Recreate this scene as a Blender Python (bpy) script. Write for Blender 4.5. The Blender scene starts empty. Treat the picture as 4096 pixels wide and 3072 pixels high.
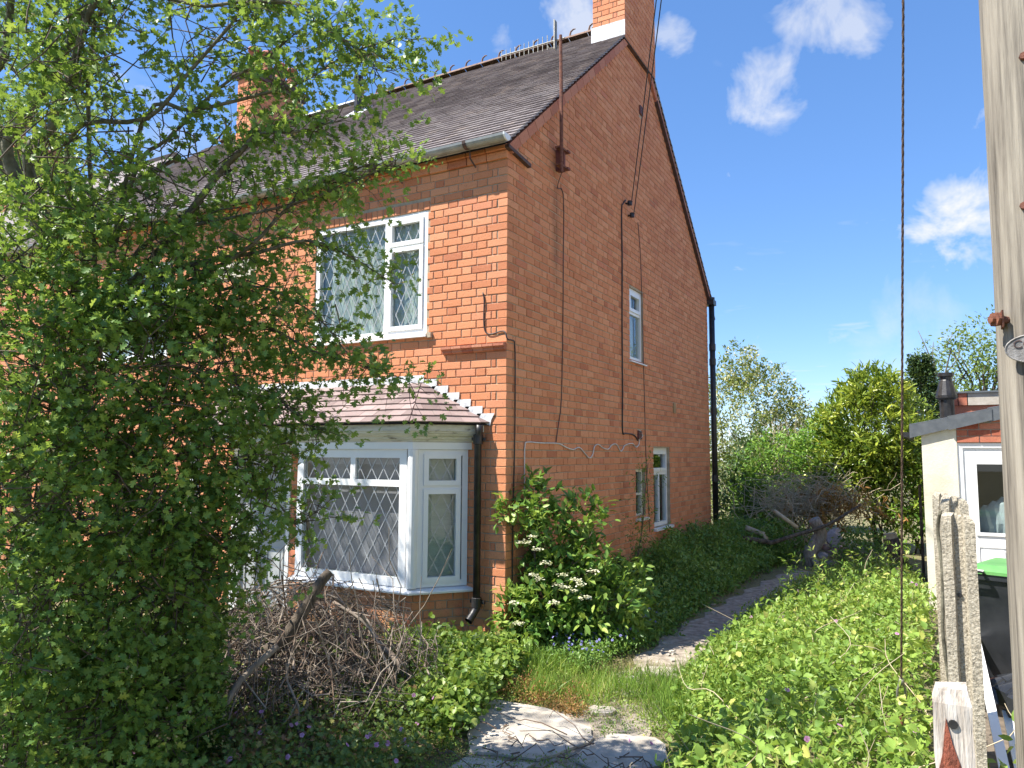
import bpy, math, random
import numpy as np
from mathutils import Vector, Matrix

random.seed(11)
rng = np.random.default_rng(11)
scene = bpy.context.scene
col = scene.collection

# ------------------------------------------------------------------ camera
CAM = np.array([3.357, -5.9228, 1.7615])
YAW, PITCH, ROLL, FPX, K = 0.5082, 0.0948, 0.0052, 2950.16, 4096 / 2212
FW = np.array([-math.sin(YAW) * math.cos(PITCH), math.cos(YAW) * math.cos(PITCH), math.sin(PITCH)])
_r = np.array([math.cos(YAW), math.sin(YAW), 0.0])
_u = np.cross(_r, FW)
RT = _r * math.cos(ROLL) + _u * math.sin(ROLL)
UP = -_r * math.sin(ROLL) + _u * math.cos(ROLL)
cd = bpy.data.cameras.new("camera")
cam = bpy.data.objects.new("camera", cd)
col.objects.link(cam)
cam.matrix_world = Matrix(((RT[0], UP[0], -FW[0], CAM[0]), (RT[1], UP[1], -FW[1], CAM[1]),
                           (RT[2], UP[2], -FW[2], CAM[2]), (0, 0, 0, 1)))
cd.sensor_width = 36.0
cd.lens = FPX / 4096 * 36
cd.clip_start = 0.05
cd.clip_end = 600
scene.camera = cam


def ray(px, py):
    return FW + RT * (px * K - 2048) / FPX - UP * (py * K - 1536) / FPX


def at(px, py, depth):
    return CAM + ray(px, py) * depth


def proj(P):
    d = np.asarray(P, float) - CAM
    w = d @ FW
    return (2048 + FPX * (d @ RT) / w) / K, (1536 - FPX * (d @ UP) / w) / K, w


# ------------------------------------------------------------------ light
SUN = Vector((-1.1, -1.0, 2.15)).normalized()          # towards the sun
SUN_EL = math.asin(SUN.z)
SUN_ROT = math.atan2(SUN.x, SUN.y)
sl = bpy.data.lights.new("sun", 'SUN')
sl.energy = 3.5
sl.angle = math.radians(0.53)
sl.color = (1.0, 0.95, 0.87)
so = bpy.data.objects.new("sun", sl)
so.rotation_euler = (-SUN).to_track_quat('-Z', 'Y').to_euler()
so.location = (-6, -8, 14)
col.objects.link(so)

world = bpy.data.worlds.new("World")
scene.world = world
world.use_nodes = True
wn, wl = world.node_tree.nodes, world.node_tree.links
wn.clear()


def N(nodes, t, **kw):
    n = nodes.new(t)
    for k, v in kw.items():
        if k == 'ins':
            for i, x in v.items():
                n.inputs[i].default_value = x
        else:
            setattr(n, k, v)
    return n


sky = N(wn, 'ShaderNodeTexSky', sky_type='NISHITA', sun_disc=False, sun_elevation=SUN_EL,
        sun_rotation=SUN_ROT, air_density=1.0, dust_density=0.0, ozone_density=6.0, altitude=1000)
bg = N(wn, 'ShaderNodeBackground')
bg.inputs['Strength'].default_value = 0.12
wo = N(wn, 'ShaderNodeOutputWorld')
tc = N(wn, 'ShaderNodeTexCoord')


def wmath(op, a, b=None, c=None, clamp=False):
    m = N(wn, 'ShaderNodeMath', operation=op, use_clamp=clamp)
    for i, v in enumerate((a, b, c)):
        if v is None:
            continue
        if isinstance(v, (int, float)):
            m.inputs[i].default_value = v
        else:
            wl.new(v, m.inputs[i])
    return m.outputs[0]


sep = N(wn, 'ShaderNodeSeparateXYZ')
wl.new(tc.outputs['Generated'], sep.inputs[0])
zc = wmath('MAXIMUM', sep.outputs[2], 0.04)
comb = N(wn, 'ShaderNodeCombineXYZ')
wl.new(wmath('DIVIDE', sep.outputs[0], zc), comb.inputs[0])
wl.new(wmath('DIVIDE', sep.outputs[1], zc), comb.inputs[1])
n1 = N(wn, 'ShaderNodeTexNoise', ins={'Scale': 1.1, 'Detail': 4.0, 'Roughness': 0.6, 'Distortion': 0.3})
wl.new(comb.outputs[0], n1.inputs['Vector'])
n2 = N(wn, 'ShaderNodeTexNoise', ins={'Scale': 11.0, 'Detail': 5.0, 'Roughness': 0.62, 'Distortion': 0.35})
wl.new(tc.outputs['Generated'], n2.inputs['Vector'])
gen = wmath('MULTIPLY', wmath('SUBTRACT', n1.outputs[0], 0.60), 5.0, clamp=True)
mask = wmath('MULTIPLY', gen, 0.5)
# the clouds seen in the photograph: soft patches broken up by noise
for (px, py, rad, amt) in ((1235, 35, 3.2, 0.62), (1450, 85, 2.0, 0.45), (1655, 190, 3.6, 0.62), (2105, 490, 4.6, 0.95),
                           (1850, 62, 3.0, 0.55), (1760, 10, 3.5, 0.5), (2000, 690, 4.0, 0.25), (1900, 790, 3.0, 0.2),
                           (1660, 235, 2.5, .3), (1090, 90, 1.6, .35)):
    d = ray(px, py)
    d = d / np.linalg.norm(d)
    dp = N(wn, 'ShaderNodeVectorMath', operation='DOT_PRODUCT')
    wl.new(tc.outputs['Generated'], dp.inputs[0])
    dp.inputs[1].default_value = tuple(d)
    c0 = math.cos(math.radians(rad))
    f = wmath('DIVIDE', wmath('SUBTRACT', dp.outputs['Value'], c0), 1 - c0, clamp=True)
    f = wmath('SUBTRACT', wmath('ADD', f, wmath('MULTIPLY', wmath('SUBTRACT', n2.outputs[0], 0.5), 3.4)), 0.42)
    f = wmath('MULTIPLY', f, 1.5, clamp=True)
    mask = wmath('MAXIMUM', mask, wmath('MULTIPLY', f, amt))
mx = N(wn, 'ShaderNodeMix', data_type='RGBA')
wl.new(mask, mx.inputs['Factor'])
tn = N(wn, 'ShaderNodeMix', data_type='RGBA', blend_type='MULTIPLY')      # clear blue summer air
tn.inputs['Factor'].default_value = 1.0
tn.inputs['B'].default_value = (0.88, 0.91, 1.08, 1)
gmm = N(wn, 'ShaderNodeGamma', ins={'Gamma': 0.7})
hsv = N(wn, 'ShaderNodeHueSaturation', ins={'Saturation': 1.2})
wl.new(sky.outputs[0], tn.inputs['A'])
wl.new(tn.outputs['Result'], gmm.inputs['Color'])
wl.new(gmm.outputs[0], hsv.inputs['Color'])
wl.new(hsv.outputs[0], mx.inputs['A'])
mx.inputs['B'].default_value = (2.75, 2.78, 2.85, 1)
wl.new(mx.outputs['Result'], bg.inputs['Color'])
wl.new(bg.outputs[0], wo.inputs['Surface'])

scene.view_settings.view_transform = 'Standard'
scene.view_settings.look = 'None'
scene.view_settings.gamma = 1.0
scene.view_settings.use_curve_mapping = False
scene.view_settings.exposure = 1.6
scene.render.engine = 'CYCLES'
scene.cycles.max_bounces = 5
scene.cycles.diffuse_bounces = 3
scene.cycles.glossy_bounces = 3
scene.cycles.transmission_bounces = 4
scene.cycles.transparent_max_bounces = 10
scene.cycles.caustics_reflective = False
scene.cycles.caustics_refractive = False

# ------------------------------------------------------------------ materials


def new_mat(name):
    m = bpy.data.materials.new(name)
    m.use_nodes = True
    nt = m.node_tree
    nt.nodes.clear()
    out = nt.nodes.new('ShaderNodeOutputMaterial')
    return m, nt, out


def ramp(nt, stops, fac):
    r = nt.nodes.new('ShaderNodeValToRGB')
    el = r.color_ramp.elements
    while len(el) < len(stops):
        el.new(0.5)
    for e, (p, c) in zip(el, stops):
        e.position = p
        e.color = (*c, 1)
    nt.links.new(fac, r.inputs[0])
    return r.outputs[0]


def noise(nt, scale, detail=6, rough=0.6, vec=None, stretch=None):
    n = N(nt.nodes, 'ShaderNodeTexNoise', ins={'Scale': scale, 'Detail': detail, 'Roughness': rough})
    if vec is None:
        g = nt.nodes.new('ShaderNodeNewGeometry')
        vec = g.outputs['Position']
    if stretch:
        mp = nt.nodes.new('ShaderNodeMapping')
        mp.inputs['Scale'].default_value = stretch
        nt.links.new(vec, mp.inputs[0])
        vec = mp.outputs[0]
    nt.links.new(vec, n.inputs['Vector'])
    return n.outputs[0]


def mixc(nt, fac, a, b, mode='MIX'):
    m = N(nt.nodes, 'ShaderNodeMix', data_type='RGBA', blend_type=mode)
    for key, v in (('Factor', fac), ('A', a), ('B', b)):
        if isinstance(v, (int, float)):
            m.inputs[key].default_value = v
        elif isinstance(v, tuple):
            m.inputs[key].default_value = (*v, 1)
        else:
            nt.links.new(v, m.inputs[key])
    return m.outputs['Result']


def mth(nt, op, a, b=0.0, clamp=False):
    m = N(nt.nodes, 'ShaderNodeMath', operation=op, use_clamp=clamp)
    for i, v in enumerate((a, b)):
        if isinstance(v, (int, float)):
            m.inputs[i].default_value = v
        else:
            nt.links.new(v, m.inputs[i])
    return m.outputs[0]


def simple(name, stops, scale=8.0, rough=0.7, bump=0.0, bscale=None, metallic=0.0, stretch=None, detail=6, spec=0.5,
           local=False):
    m, nt, out = new_mat(name)
    p = nt.nodes.new('ShaderNodeBsdfPrincipled')
    p.inputs['Roughness'].default_value = rough
    p.inputs['Metallic'].default_value = metallic
    p.inputs['Specular IOR Level'].default_value = spec
    vec = None
    if local:
        vec = nt.nodes.new('ShaderNodeTexCoord').outputs['Object']
    f = noise(nt, scale, detail, 0.62, vec=vec, stretch=stretch)
    nt.links.new(ramp(nt, stops, f), p.inputs['Base Color'])
    if bump:
        b = nt.nodes.new('ShaderNodeBump')
        b.inputs['Strength'].default_value = bump
        b.inputs['Distance'].default_value = 0.01
        nt.links.new(noise(nt, bscale or scale * 3, 4, 0.65, vec=vec, stretch=stretch), b.inputs['Height'])
        nt.links.new(b.outputs[0], p.inputs['Normal'])
    nt.links.new(p.outputs[0], out.inputs[0])
    return m


def two(a, b, lo=0.35, hi=0.65):
    return [(lo, a), (hi, b)]


def rnd_out(nt, objectwise):
    if objectwise:
        return nt.nodes.new('ShaderNodeObjectInfo').outputs['Random']
    a = nt.nodes.new('ShaderNodeAttribute')
    a.attribute_name = 'tint'
    return a.outputs['Fac']


def brick_mat(name, objectwise, stops, weather=True):
    m, nt, out = new_mat(name)
    p = nt.nodes.new('ShaderNodeBsdfPrincipled')
    p.inputs['Roughness'].default_value = 0.82
    p.inputs['Specular IOR Level'].default_value = 0.25
    c = ramp(nt, stops, rnd_out(nt, objectwise))
    geo = nt.nodes.new('ShaderNodeNewGeometry')
    pos = geo.outputs['Position']
    c = mixc(nt, mth(nt, 'MULTIPLY', ramp(nt, [(0.45, (0, 0, 0)), (0.75, (1, 1, 1))], noise(nt, 34, 3, 0.7)), 0.35), c,
             (0.62, 0.30, 0.17))
    c = mixc(nt, mth(nt, 'MULTIPLY', ramp(nt, [(0.56, (0, 0, 0)), (0.72, (1, 1, 1))], noise(nt, 85, 2, 0.7)), 0.6), c,
             (0.14, 0.045, 0.03))
    if weather:
        sp = nt.nodes.new('ShaderNodeSeparateXYZ')
        nt.links.new(pos, sp.inputs[0])
        # replaced, sandier bricks and damp near the ground
        low = mth(nt, 'SUBTRACT', 0.62, sp.outputs[2])
        low = mth(nt, 'MULTIPLY', mth(nt, 'MULTIPLY', low, 3.0, clamp=True),
                  ramp(nt, [(0.42, (0, 0, 0)), (0.6, (1, 1, 1))], noise(nt, 4.5, 3, 0.6)), clamp=True)
        c = mixc(nt, mth(nt, 'MULTIPLY', low, 0.75), c, (0.50, 0.30, 0.14))
        # broad weathering patches
        c = mixc(nt, mth(nt, 'MULTIPLY', ramp(nt, [(0.45, (0, 0, 0)), (0.7, (1, 1, 1))], noise(nt, 0.9, 3, 0.6)), 0.3), c,
                 (0.46, 0.17, 0.09))
        # soot run below the aerial bracket on the gable
        dy = mth(nt, 'ABSOLUTE', mth(nt, 'SUBTRACT', sp.outputs[1], 1.06))
        st = mth(nt, 'SUBTRACT', 1.0, mth(nt, 'MULTIPLY', dy, 6.5), clamp=True)
        st = mth(nt, 'MULTIPLY', st, mth(nt, 'SUBTRACT', 1.0, mth(nt, 'MULTIPLY',
                 mth(nt, 'ABSOLUTE', mth(nt, 'SUBTRACT', sp.outputs[2], 4.2)), 1.15), clamp=True))
        st = mth(nt, 'MULTIPLY', st, mth(nt, 'GREATER_THAN', sp.outputs[0], -0.08))
        st = mth(nt, 'MULTIPLY', st, ramp(nt, [(0.3, (0.2, 0.2, 0.2)), (0.6, (1, 1, 1))],
                                          noise(nt, 9, 5, 0.7, stretch=(1, 1, 0.3))))
        c = mixc(nt, mth(nt, 'MULTIPLY', st, 0.8, clamp=True), c, (0.09, 0.06, 0.045))
    nt.links.new(c, p.inputs['Base Color'])
    b = nt.nodes.new('ShaderNodeBump')
    b.inputs['Strength'].default_value = 0.45
    b.inputs['Distance'].default_value = 0.006
    nt.links.new(noise(nt, 60, 3, 0.7), b.inputs['Height'])
    nt.links.new(b.outputs[0], p.inputs['Normal'])
    nt.links.new(p.outputs[0], out.inputs[0])
    return m


BR = [(0.0, (0.47, 0.16, 0.08)), (0.1, (0.57, 0.215, 0.10)), (0.4, (0.63, 0.25, 0.12)), (0.7, (0.66, 0.275, 0.135)),
      (0.92, (0.70, 0.315, 0.165)), (1.0, (0.58, 0.21, 0.115))]
M = {}
M['brick'] = brick_mat('brick', False, BR)
M['brick_o'] = brick_mat('brick_piece', True, BR)
M['brick_red'] = brick_mat('red_brick', True, [(0, (0.30, 0.08, 0.05)), (0.5, (0.42, 0.12, 0.07)), (1, (0.5, 0.2, 0.13))], False)
M['mortar'] = simple('mortar', two((0.30, 0.24, 0.17), (0.46, 0.38, 0.28)), 6, 0.95, 0.4, 60)
M['mortar_shed'] = simple('mortar_grey', two((0.4, 0.36, 0.3), (0.5, 0.45, 0.38)), 6, 0.95, 0.4, 60)


def tile_mat(name, objectwise, stops, lich):
    m, nt, out = new_mat(name)
    p = nt.nodes.new('ShaderNodeBsdfPrincipled')
    p.inputs['Roughness'].default_value = 0.75
    p.inputs['Specular IOR Level'].default_value = 0.3
    c = ramp(nt, stops, rnd_out(nt, objectwise))
    c = mixc(nt, mth(nt, 'MULTIPLY', ramp(nt, [(0.5, (0, 0, 0)), (0.68, (1, 1, 1))], noise(nt, 14, 7, 0.7)), lich), c,
             (0.30, 0.27, 0.23))
    c = mixc(nt, mth(nt, 'MULTIPLY', ramp(nt, [(0.5, (0, 0, 0)), (0.7, (1, 1, 1))], noise(nt, 3, 6, 0.7)), lich), c,
             (0.05, 0.042, 0.04))
    nt.links.new(c, p.inputs['Base Color'])
    b = nt.nodes.new('ShaderNodeBump')
    b.inputs['Strength'].default_value = 0.4
    b.inputs['Distance'].default_value = 0.006
    nt.links.new(noise(nt, 45, 3, 0.7), b.inputs['Height'])
    nt.links.new(b.outputs[0], p.inputs['Normal'])
    nt.links.new(p.outputs[0], out.inputs[0])
    return m


RT_ST = [(0, (0.22, 0.185, 0.18)), (0.5, (0.29, 0.25, 0.245)), (0.85, (0.35, 0.31, 0.30)), (1, (0.36, 0.30, 0.27))]
M['tile'] = tile_mat('roof_tile', False, RT_ST, 0.3)
M['tile_o'] = tile_mat('roof_tile_piece', True, RT_ST, 0.3)
M['baytile'] = tile_mat('bay_tile', True, [(0, (0.20, 0.145, 0.135)), (0.5, (0.29, 0.215, 0.20)), (1, (0.36, 0.27, 0.25))], 0.35)
M['underlay'] = simple('underlay', two((0.03, 0.027, 0.025), (0.06, 0.05, 0.045)), 5, 0.95)
M['ridge'] = simple('ridge_tile', two((0.12, 0.075, 0.055), (0.26, 0.16, 0.11)), 14, 0.85, 0.3)
M['verge'] = brick_mat('verge_brick', True, [(0, (0.40, 0.13, 0.08)), (1, (0.55, 0.24, 0.15))], False)
M['upvc'] = simple('white_upvc', two((0.78, 0.79, 0.79), (0.84, 0.84, 0.83)), 3, 0.28, spec=0.5)
M['oldpaint'] = simple('old_cream_paint', [(0.30, (0.16, 0.14, 0.10)), (0.42, (0.60, 0.57, 0.47)), (0.7, (0.74, 0.72, 0.62))], 11, 0.6,
                       0.5, 40, stretch=(0.35, 1, 2.2), detail=9)
M['lead'] = simple('lead_flashing', [(0.3, (0.36, 0.37, 0.38)), (0.5, (0.62, 0.63, 0.64)), (0.75, (0.78, 0.78, 0.78))], 16, 0.6, 0.3)
M['came'] = simple('lead_came', two((0.33, 0.34, 0.35), (0.46, 0.47, 0.48)), 20, 0.45, metallic=0.3)
M['black'] = simple('black_paint', two((0.012, 0.012, 0.014), (0.035, 0.033, 0.032)), 14, 0.4, 0.2)
M['grey'] = simple('grey_paint', two((0.22, 0.235, 0.24), (0.34, 0.355, 0.35)), 9, 0.45, 0.15)
M['rust'] = simple('rust_iron', two((0.10, 0.035, 0.022), (0.24, 0.09, 0.05)), 30, 0.8, 0.5)
M['darkiron'] = simple('dark_iron', two((0.05, 0.03, 0.028), (0.11, 0.06, 0.05)), 20, 0.7, 0.3)
M['cable'] = simple('black_cable', two((0.015, 0.014, 0.014), (0.03, 0.028, 0.027)), 20, 0.5)
M['whitecable'] = simple('white_cable', two((0.55, 0.53, 0.50), (0.72, 0.70, 0.67)), 20, 0.5)
M['greycable'] = simple('brown_cable', two((0.09, 0.05, 0.04), (0.14, 0.08, 0.06)), 20, 0.6)
M['dark'] = simple('dark_room', two((0.03, 0.03, 0.033), (0.05, 0.05, 0.05)), 3, 0.9)
M['blind'] = simple('lilac_blind', two((0.37, 0.325, 0.40), (0.42, 0.37, 0.45)), 2.2, 0.8)
M['paleblind'] = simple('pale_blind', two((0.50, 0.55, 0.52), (0.62, 0.66, 0.63)), 5, 0.8, stretch=(1, 1, 5))
M['greydoor'] = simple('grey_door', two((0.36, 0.38, 0.38), (0.42, 0.44, 0.44)), 3, 0.4)
M['stone'] = simple('name_stone', two((0.52, 0.46, 0.36), (0.66, 0.6, 0.5)), 12, 0.85, 0.3)
M['letter'] = simple('letter_black', two((0.05, 0.045, 0.04), (0.08, 0.07, 0.06)), 12, 0.8)
M['terracotta'] = simple('terracotta', two((0.34, 0.10, 0.06), (0.48, 0.17, 0.10)), 10, 0.8, 0.2)
M['darkred'] = simple('dark_red_clay', two((0.13, 0.04, 0.035), (0.2, 0.07, 0.055)), 10, 0.8, 0.2)
M['ochre'] = simple('ochre_vent', two((0.34, 0.22, 0.10), (0.42, 0.28, 0.14)), 10, 0.8)
M['render'] = simple('cream_render', [(0.3, (0.60, 0.55, 0.42)), (0.5, (0.72, 0.68, 0.55)), (0.75, (0.78, 0.74, 0.62))], 2.5, 0.9, 0.35, 45)
M['whitewall'] = simple('white_render', two((0.6, 0.6, 0.58), (0.72, 0.72, 0.70)), 2.0, 0.9, 0.3, 60)
M['slate'] = simple('slate_grey_trim', two((0.085, 0.095, 0.105), (0.13, 0.14, 0.15)), 9, 0.4, 0.1)
M['coping'] = simple('coping', two((0.4, 0.36, 0.3), (0.5, 0.46, 0.4)), 9, 0.9, 0.3)
M['concrete'] = simple('aggregate_concrete', [(0.30, (0.17, 0.145, 0.11)), (0.48, (0.42, 0.37, 0.28)), (0.7, (0.60, 0.54, 0.43))], 120, 0.95, 0.8, 90, detail=4)
M['slab'] = simple('concrete_slab', [(0.25, (0.30, 0.26, 0.21)), (0.5, (0.46, 0.41, 0.34)), (0.75, (0.56, 0.51, 0.44))], 7, 0.95, 0.6, 60, detail=9)
M['polewood'] = simple('pole_wood', [(0.28, (0.05, 0.042, 0.033)), (0.42, (0.20, 0.175, 0.14)), (0.6, (0.31, 0.275, 0.22)), (0.8, (0.40, 0.36, 0.30))], 38, 0.9, 1.0, 45, stretch=(1, 1, 0.045), detail=7)
M['postwood'] = simple('painted_post_wood', [(0.3, (0.20, 0.15, 0.11)), (0.45, (0.50, 0.44, 0.37)), (0.7, (0.68, 0.64, 0.58))], 46, 0.9, 0.9, 60, stretch=(1, 1, 0.07))
M['redpaint'] = simple('flaking_red_paint', [(0.32, (0.12, 0.035, 0.02)), (0.6, (0.30, 0.085, 0.045))], 90, 0.85, 0.9, 80, stretch=(1, 1, 0.4))
M['metalplate'] = simple('cast_plate', two((0.16, 0.15, 0.14), (0.30, 0.285, 0.265)), 40, 0.6, 0.3, metallic=0.4)
M['wire'] = simple('stay_wire', two((0.06, 0.035, 0.024), (0.15, 0.09, 0.06)), 160, 0.7, 0.5)
M['galv'] = simple('galvanised', two((0.20, 0.19, 0.16), (0.34, 0.32, 0.27)), 40, 0.55, 0.3, metallic=0.5)
M['bark'] = simple('bark', [(0.35, (0.045, 0.034, 0.024)), (0.65, (0.17, 0.135, 0.10))], 26, 0.95, 1.0, 40, stretch=(1, 1, 0.35))
M['greybark'] = simple('grey_green_bark', two((0.085, 0.075, 0.05), (0.20, 0.185, 0.13)), 22, 0.9, 0.7, 40)
M['twig'] = simple('dead_twig', two((0.17, 0.125, 0.09), (0.36, 0.30, 0.235)), 9, 0.9, 0.3)
M['twigred'] = simple('brown_twig', two((0.10, 0.065, 0.045), (0.21, 0.145, 0.10)), 9, 0.9, 0.3)
M['straw'] = simple('dry_stem', two((0.40, 0.32, 0.20), (0.58, 0.49, 0.34)), 9, 0.9)
M['stump'] = simple('stump_bark', two((0.20, 0.16, 0.125), (0.42, 0.36, 0.29)), 30, 0.95, 1.0, 40, stretch=(1, 1, 0.3))
M['binblack'] = simple('bin_plastic', two((0.014, 0.016, 0.02), (0.03, 0.032, 0.036)), 6, 0.35)
M['bingreen'] = simple('bin_lid', two((0.10, 0.30, 0.08), (0.16, 0.38, 0.12)), 6, 0.35)
M['binblue'] = simple('blue_plastic', two((0.02, 0.07, 0.22), (0.03, 0.1, 0.3)), 6, 0.35)
M['card'] = simple('cardboard', two((0.36, 0.24, 0.13), (0.46, 0.32, 0.19)), 4, 0.85)
M['plastic'] = simple('clear_plastic', two((0.4, 0.43, 0.47), (0.55, 0.58, 0.62)), 5, 0.25)
M['yard'] = simple('yard_ground', two((0.10, 0.08, 0.06), (0.2, 0.16, 0.12)), 9, 0.95, 0.5)
M['rubble'] = simple('rubble', two((0.26, 0.12, 0.09), (0.45, 0.28, 0.23)), 16, 0.95, 0.6)
M['rubblepale'] = simple('pale_rubble', two((0.40, 0.31, 0.28), (0.58, 0.48, 0.44)), 18, 0.95, 0.6)
M['chips'] = simple('wood_chips', two((0.38, 0.24, 0.16), (0.55, 0.38, 0.27)), 60, 0.95, 0.9)

m, nt, out = new_mat('window_glass')
fr = nt.nodes.new('ShaderNodeFresnel')
fr.inputs['IOR'].default_value = 1.55
tr = nt.nodes.new('ShaderNodeBsdfTransparent')
tr.inputs['Color'].default_value = (0.86, 0.9, 0.88, 1)
gl = nt.nodes.new('ShaderNodeBsdfGlossy')
gl.inputs['Roughness'].default_value = 0.01
ms = nt.nodes.new('ShaderNodeMixShader')
gb = nt.nodes.new('ShaderNodeNewGeometry')
nt.links.new(mth(nt, 'MULTIPLY', mth(nt, 'MULTIPLY', fr.outputs[0], 1.5, clamp=True), mth(nt, 'SUBTRACT', 1.0, gb.outputs['Backfacing'])), ms.inputs[0])
nt.links.new(tr.outputs[0], ms.inputs[1])
nt.links.new(gl.outputs[0], ms.inputs[2])
nt.links.new(ms.outputs[0], out.inputs[0])
M['glass'] = m

m, nt, out = new_mat('net_curtain')
df = nt.nodes.new('ShaderNodeBsdfDiffuse')
nt.links.new(ramp(nt, two((0.62, 0.67, 0.66), (0.82, 0.85, 0.84)), noise(nt, 9, 6, 0.7)), df.inputs[0])
tl = nt.nodes.new('ShaderNodeBsdfTranslucent')
tl.inputs[0].default_value = (0.6, 0.63, 0.62, 1)
ms = nt.nodes.new('ShaderNodeMixShader')
ms.inputs[0].default_value = 0.25
nt.links.new(df.outputs[0], ms.inputs[1])
nt.links.new(tl.outputs[0], ms.inputs[2])
nt.links.new(ms.outputs[0], out.inputs[0])
M['net'] = m


def leaf_mat(name, stops, transl=0.35, rough=0.42, objectwise=False, spec=0.35, gain=1.35):
    m, nt, out = new_mat(name)
    stops = [(p_, tuple(min(.85, x_ * gain) for x_ in c_)) for p_, c_ in stops]
    c = ramp(nt, stops, rnd_out(nt, objectwise))
    p = nt.nodes.new('ShaderNodeBsdfPrincipled')
    p.inputs['Roughness'].default_value = rough
    p.inputs['Specular IOR Level'].default_value = spec
    nt.links.new(c, p.inputs['Base Color'])
    t = nt.nodes.new('ShaderNodeBsdfTranslucent')
    nt.links.new(mixc(nt, 0.5, c, (0.35, 0.45, 0.04)), t.inputs[0])
    ms = nt.nodes.new('ShaderNodeMixShader')
    ms.inputs[0].default_value = transl
    nt.links.new(p.outputs[0], ms.inputs[1])
    nt.links.new(t.outputs[0], ms.inputs[2])
    nt.links.new(ms.outputs[0], out.inputs[0])
    return m


HAW = [(0, (0.055, 0.11, 0.028)), (0.4, (0.10, 0.18, 0.04)), (0.75, (0.17, 0.26, 0.055)), (1, (0.29, 0.35, 0.075))]
M['haw'] = leaf_mat('hawthorn_leaf', HAW, 0.38, gain=1.5)
M['haw_o'] = leaf_mat('hawthorn_leaf_piece', HAW, 0.38, objectwise=True, gain=1.5)
M['conif'] = leaf_mat('conifer_leaf', [(0, (0.025, 0.06, 0.015)), (0.6, (0.06, 0.12, 0.02)), (1, (0.16, 0.22, 0.03))], 0.15)
M['elder'] = leaf_mat('elder_leaf', [(0, (0.045, 0.10, 0.02)), (0.5, (0.09, 0.16, 0.03)), (1, (0.22, 0.27, 0.06))], 0.33, gain=1.9)
M['flower_cream'] = leaf_mat('cream_flower', [(0, (0.55, 0.52, 0.32)), (1, (0.78, 0.76, 0.58))], 0.3, 0.7, gain=1.05)
M['spent'] = leaf_mat('spent_blossom', [(0, (0.30, 0.21, 0.10)), (1, (0.52, 0.42, 0.24))], 0.3, 0.8, gain=1.05)
M['pink'] = leaf_mat('pink_flower', [(0, (0.55, 0.22, 0.48)), (1, (0.72, 0.42, 0.66))], 0.3, 0.7, gain=1.05)
M['blue'] = leaf_mat('blue_flower', [(0, (0.20, 0.20, 0.55)), (1, (0.36, 0.34, 0.70))], 0.3, 0.7, gain=1.05)
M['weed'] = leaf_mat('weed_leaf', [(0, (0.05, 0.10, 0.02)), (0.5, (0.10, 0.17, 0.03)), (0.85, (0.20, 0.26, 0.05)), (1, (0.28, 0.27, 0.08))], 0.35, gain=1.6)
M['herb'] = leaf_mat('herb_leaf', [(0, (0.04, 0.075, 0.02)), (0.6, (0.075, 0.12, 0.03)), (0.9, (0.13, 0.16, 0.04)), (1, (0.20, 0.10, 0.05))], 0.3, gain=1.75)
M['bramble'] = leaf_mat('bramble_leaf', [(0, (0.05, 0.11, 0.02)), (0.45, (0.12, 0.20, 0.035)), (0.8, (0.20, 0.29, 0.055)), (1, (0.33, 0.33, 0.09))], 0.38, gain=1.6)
M['parsley'] = leaf_mat('parsley_leaf', [(0, (0.04, 0.085, 0.018)), (0.55, (0.075, 0.14, 0.028)), (1, (0.15, 0.21, 0.05))], 0.33, gain=1.9)
M['grass'] = leaf_mat('grass_blade', [(0, (0.08, 0.15, 0.025)), (0.5, (0.15, 0.24, 0.04)), (0.85, (0.27, 0.31, 0.07)), (1, (0.45, 0.38, 0.17))], 0.35, gain=1.5)
M['drygrass'] = leaf_mat('dry_grass', [(0, (0.20, 0.19, 0.06)), (0.5, (0.34, 0.29, 0.12)), (1, (0.48, 0.38, 0.2))], 0.3, 0.7, gain=1.05)
M['redplant'] = leaf_mat('red_herb', [(0, (0.24, 0.08, 0.04)), (0.5, (0.34, 0.16, 0.07)), (1, (0.40, 0.30, 0.08))], 0.3, 0.7, gain=1.05)
M['brownleaf'] = leaf_mat('brown_leaf', [(0, (0.22, 0.09, 0.025)), (0.5, (0.40, 0.19, 0.06)), (1, (0.55, 0.33, 0.13))], 0.3, 0.6, gain=1.05)
M['litter'] = leaf_mat('leaf_litter', [(0, (0.10, 0.06, 0.035)), (0.5, (0.20, 0.12, 0.07)), (1, (0.32, 0.21, 0.13))], 0.15, 0.9, gain=1.05)
M['laurel'] = leaf_mat('laurel_leaf', [(0, (0.06, 0.11, 0.018)), (0.45, (0.15, 0.21, 0.03)), (0.8, (0.28, 0.33, 0.045)), (1, (0.38, 0.40, 0.06))], 0.3, 0.3, spec=0.5, gain=1.4)
M['shrub'] = leaf_mat('shrub_leaf', [(0, (0.05, 0.12, 0.02)), (0.5, (0.10, 0.20, 0.03)), (1, (0.20, 0.29, 0.05))], 0.35, gain=1.6)
M['blossomtree'] = leaf_mat('blossom_tree_leaf', [(0, (0.06, 0.10, 0.025)), (0.45, (0.15, 0.19, 0.05)), (0.75, (0.34, 0.33, 0.15)), (1, (0.52, 0.48, 0.28))], 0.3, gain=1.4)
M['fartree'] = leaf_mat('far_tree_leaf', [(0, (0.07, 0.11, 0.03)), (1, (0.19, 0.25, 0.07))], 0.35)
M['fir'] = leaf_mat('fir_leaf', [(0, (0.02, 0.045, 0.018)), (1, (0.06, 0.10, 0.03))], 0.1)
M['ivy'] = leaf_mat('ivy_leaf', [(0, (0.03, 0.06, 0.02)), (1, (0.08, 0.13, 0.04))], 0.15)

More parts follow.
